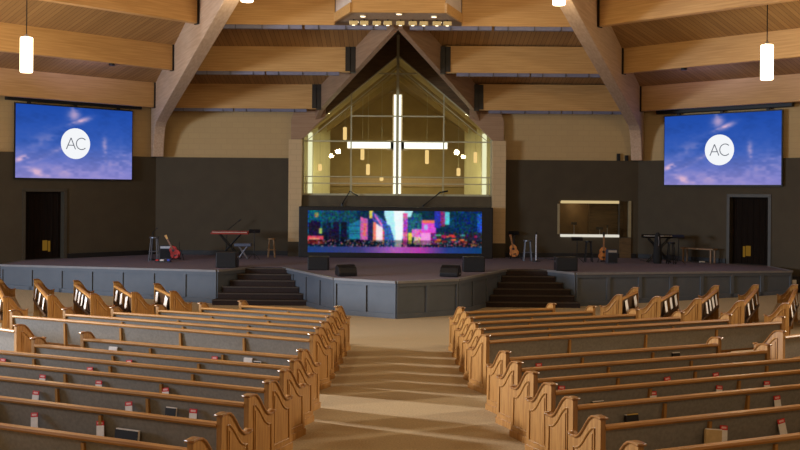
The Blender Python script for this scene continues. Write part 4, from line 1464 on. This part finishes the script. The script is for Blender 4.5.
b = MB(); b.box(-0.052, 0.052, -0.003, 0.003, 0, 0.185); ME_CARD = b.mesh('card_sheet', M['paper'])
b = MB(); b.box(-0.052, 0.052, -0.0035, 0.0035, 0.185, 0.235); ME_CARDTOP = b.mesh('card_header', M['red'])
b = MB(); b.box(-0.034, 0.034, -0.0045, -0.0035, 0.20, 0.222); ME_CARDTXT = b.mesh('card_print', surf('pale_print', srgb(240, 190, 186), srgb(230, 176, 172), 60, rough=.7))
cards = {
    ('n', -1, 0): [216], ('n', -1, 1): [131], ('n', -1, 2): [3, 92], ('n', -1, 3): [43, 100, 168], ('n', -1, 4): [36.5, 131.5, 194.5], ('n', -1, 5): [37, 103],
    ('n', 1, 0): [541], ('n', 1, 2): [562.5, 671, 719], ('n', 1, 3): [655, 720, 769], ('n', 1, 4): [780], ('n', 1, 5): [724.5, 786],
}


def rack_place(o, p, rot, tilt, z=0.458, back=-0.012):
    f = Vector((-math.sin(rot), math.cos(rot), 0))
    q = p + f * back
    o.location = (q.x, q.y, z)
    o.rotation_euler = (R(-8), R(tilt), rot)


proto = None
for key, lst in cards.items():
    blk, s, k = key
    n = len(lst)
    order = sorted(lst, key=lambda q: abs(q - CX))
    for px in lst:
        p, rot, l = spot_on(key, px)
        which = '' if n == 1 else ', ' + ['nearest the aisle', 'next from the aisle', 'farthest from the aisle'][order.index(px) if n == 3 else order.index(px) * 2]
        lab = f'red-topped white card on {ORD[k]} near pew {side_word[s]} of aisle{which}'
        if proto is None:
            proto = thing('pew_card', lab, 'card', (0, 0, 0), 0, 'red-topped cards in the pew racks')
            e = inst('sheet', ME_CARD, proto)
            h_ = inst('header', ME_CARDTOP, proto); h_['label'] = 'red header band'
            inst('header_print', ME_CARDTXT, h_)
            c = proto
        else:
            c = copy_tree(proto)
            c['label'] = lab
        dz = 0.07
        if key in (('n', -1, 4), ('n', -1, 5), ('n', 1, 5)): dz = 0.05
        rack_place(c, p, rot, random.uniform(-9, 9), 0.458 + dz)


def book(key, px, w, h, th, cover, label, name='book', tilt=0, z=0.458):
    p, rot, l = spot_on(key, px)
    t = thing(name, label, 'book', (0, 0, 0), 0)
    b = MB(); b.box(-w / 2, w / 2, -th / 2, -th / 2 + .006, 0, h); b.box(-w / 2, w / 2, th / 2 - .006, th / 2, 0, h); b.box(-w / 2 - .004, -w / 2, -th / 2, th / 2, 0, h)
    b.build('cover', cover, t)
    b = MB(); b.box(-w / 2, w / 2 + .004, -th / 2 + .006, th / 2 - .006, 0.005, h + .012); b.build('pages', M['paper'], t)
    rack_place(t, p, rot, tilt, z + 0.05, back=-0.03 + th / 2)
    return t


t = book(('n', -1, 4), 172.5, 0.145, 0.215, 0.03, M['black'], 'black hymnal between two red-topped cards in the left near fifth pew')
t = book(('n', -1, 5), 129, 0.30, 0.17, 0.04, M['black'], 'wide black book right of a card in the left near sixth pew', 'folder')
t = book(('n', 1, 5), 714, 0.22, 0.20, 0.03, M['tan_paper'], 'large tan booklet beside a card in the right near sixth pew', 'booklet', 8)
t = book(('n', 1, 0), 678, 0.14, 0.26, 0.03, M['black'], 'dark book with white pages in the right near first pew')
t = book(('n', 1, 4), 634, 0.17, 0.20, 0.04, M['black'], 'black book with a gold edge in the right near fifth pew', 'book')
b = MB(); b.box(-.07, .085, -.018, .018, .2, .212); o = b.build('gilt_edge', surf('gilt', srgb(226, 190, 100), srgb(200, 160, 80), 20, rough=.3, metal=.6), t)
t = book(('n', -1, 0), 249, 0.14, 0.27, 0.02, M['paper'], 'white booklet near the aisle in the left near first pew', 'booklet')
t = book(('n', -1, 0), 258, 0.12, 0.23, 0.03, M['black'], 'dark hymnal nearest the aisle in the left near first pew')
t = book(('n', -1, 0), 114, 0.16, 0.26, 0.01, M['paper'], 'white booklet far from the aisle in the left near first pew', 'booklet')
t = book(('n', 1, 3), 600, 0.16, 0.19, 0.03, M['door_wood'], 'brown book nearest the aisle in the right near fourth pew')

# white song sheets on the backs of the wing pews
b = MB(); b.box(-0.14, 0.14, -0.003, 0.003, 0, 0.27); ME_SHEET = b.mesh('song_sheet', M['paper'])
for s in (-1, 1):
    for k in range(5):
        ss, Xa, Ya, ang, L = PEWS[('o', s, k)]
        n = [2, 3, 4, 3, 3][k]
        for j in range(n):
            l = L * (0.28 + 0.55 * j / max(1, n - 1)) if n > 1 else L / 2
            p = Vector((Xa + s * l * math.cos(ang), Ya + l * math.sin(ang), 0))
            rot = ang if s > 0 else -ang
            o = bpy.data.objects.new('song_sheet', ME_SHEET)
            C.objects.link(o)
            rack_place(o, p, rot, random.uniform(-14, 14), 0.515, back=-0.022)
            w = ['innermost', 'second', 'middle', 'fourth', 'outermost'][k]
            pos = ['nearest the camera', 'next from the camera', 'third from the camera', 'nearest the stage'][j if j < n - 1 else 3]
            tag(o, f'white sheet in rack of the {w} {side_word[s]} wing pew, {pos}', 'sheet', 'white sheets in the wing pew racks')

# ------------------------------------------------------------------ light
w = bpy.data.worlds.new('world'); S.world = w
w.use_nodes = True
w.node_tree.nodes['Background'].inputs[0].default_value = (0.5, 0.5, 0.55, 1)
w.node_tree.nodes['Background'].inputs[1].default_value = 0.05


def area(name, loc, target, sx, sy, power, col, spread=180):
    l = bpy.data.lights.new(name, 'AREA')
    l.shape = 'RECTANGLE'; l.size = sx; l.size_y = sy
    l.energy = power; l.color = col; l.spread = R(spread)
    o = bpy.data.objects.new(name, l); C.objects.link(o)
    o.location = loc
    d = Vector(target) - Vector(loc)
    o.rotation_euler = d.to_track_quat('-Z', 'Y').to_euler()
    return o


def point(name, loc, power, col, r=0.15):
    l = bpy.data.lights.new(name, 'POINT')
    l.energy = power; l.color = col; l.shadow_soft_size = r
    o = bpy.data.objects.new(name, l); C.objects.link(o)
    o.location = loc
    return o


WARM = (1.0, 0.83, 0.54)
DAY = (0.68, 0.81, 1.0)
# window daylight from the left, then two unseen lamps added for aisle bands
area('window_daylight', (-19.8, 14.5, 3.4), (-3, 22, 1.0), 5.0, 2.6, 1650, DAY, 130)
area('left_band_lamp', (-18.2, 21.6, 5.2), (0, 14.0, 0.4), 0.9, 0.9, 1150, (0.98, 0.94, 0.90), 80)
area('right_band_lamp', (18.2, 21.6, 5.2), (0, 14.0, 0.4), 0.9, 0.9, 480, (1.0, 0.86, 0.66), 80)
# unseen point lamps added as fill for nave pendants, in and out of frame
for X, Y, z, e in ((-7, 13, 6.0, 190), (7, 13, 6.0, 190), (-4, 5, 6.0, 150), (4, 5, 6.0, 150), (-11, 8, 6.0, 170), (11, 8, 6.0, 170), (-5, -3, 6.0, 110), (5, -3, 6.0, 110), (-9.2, 23.5, 5.9, 150), (9.2, 23.5, 5.9, 150), (-3.5, 22.0, 7.3, 170), (3.5, 22.0, 7.3, 170)):
    point('nave_fill_lamp', (X, Y, z), e, WARM, 0.2)
# chapel lamps
area('chapel_lamp', (0, 38.5, 5.8), (0, 38.5, 3), 2.0, 2.0, 120, (1.0, 0.86, 0.52))
for s in (-1, 1):
    point('chapel_side_lamp', (s * 2.2, 36.6, 4.0), 25, (1.0, 0.9, 0.5), 0.2)
# booth lamps
point('booth_lamp', (6.6, YW + 0.7, 2.85), 5, (1.0, 0.8, 0.5), 0.08)
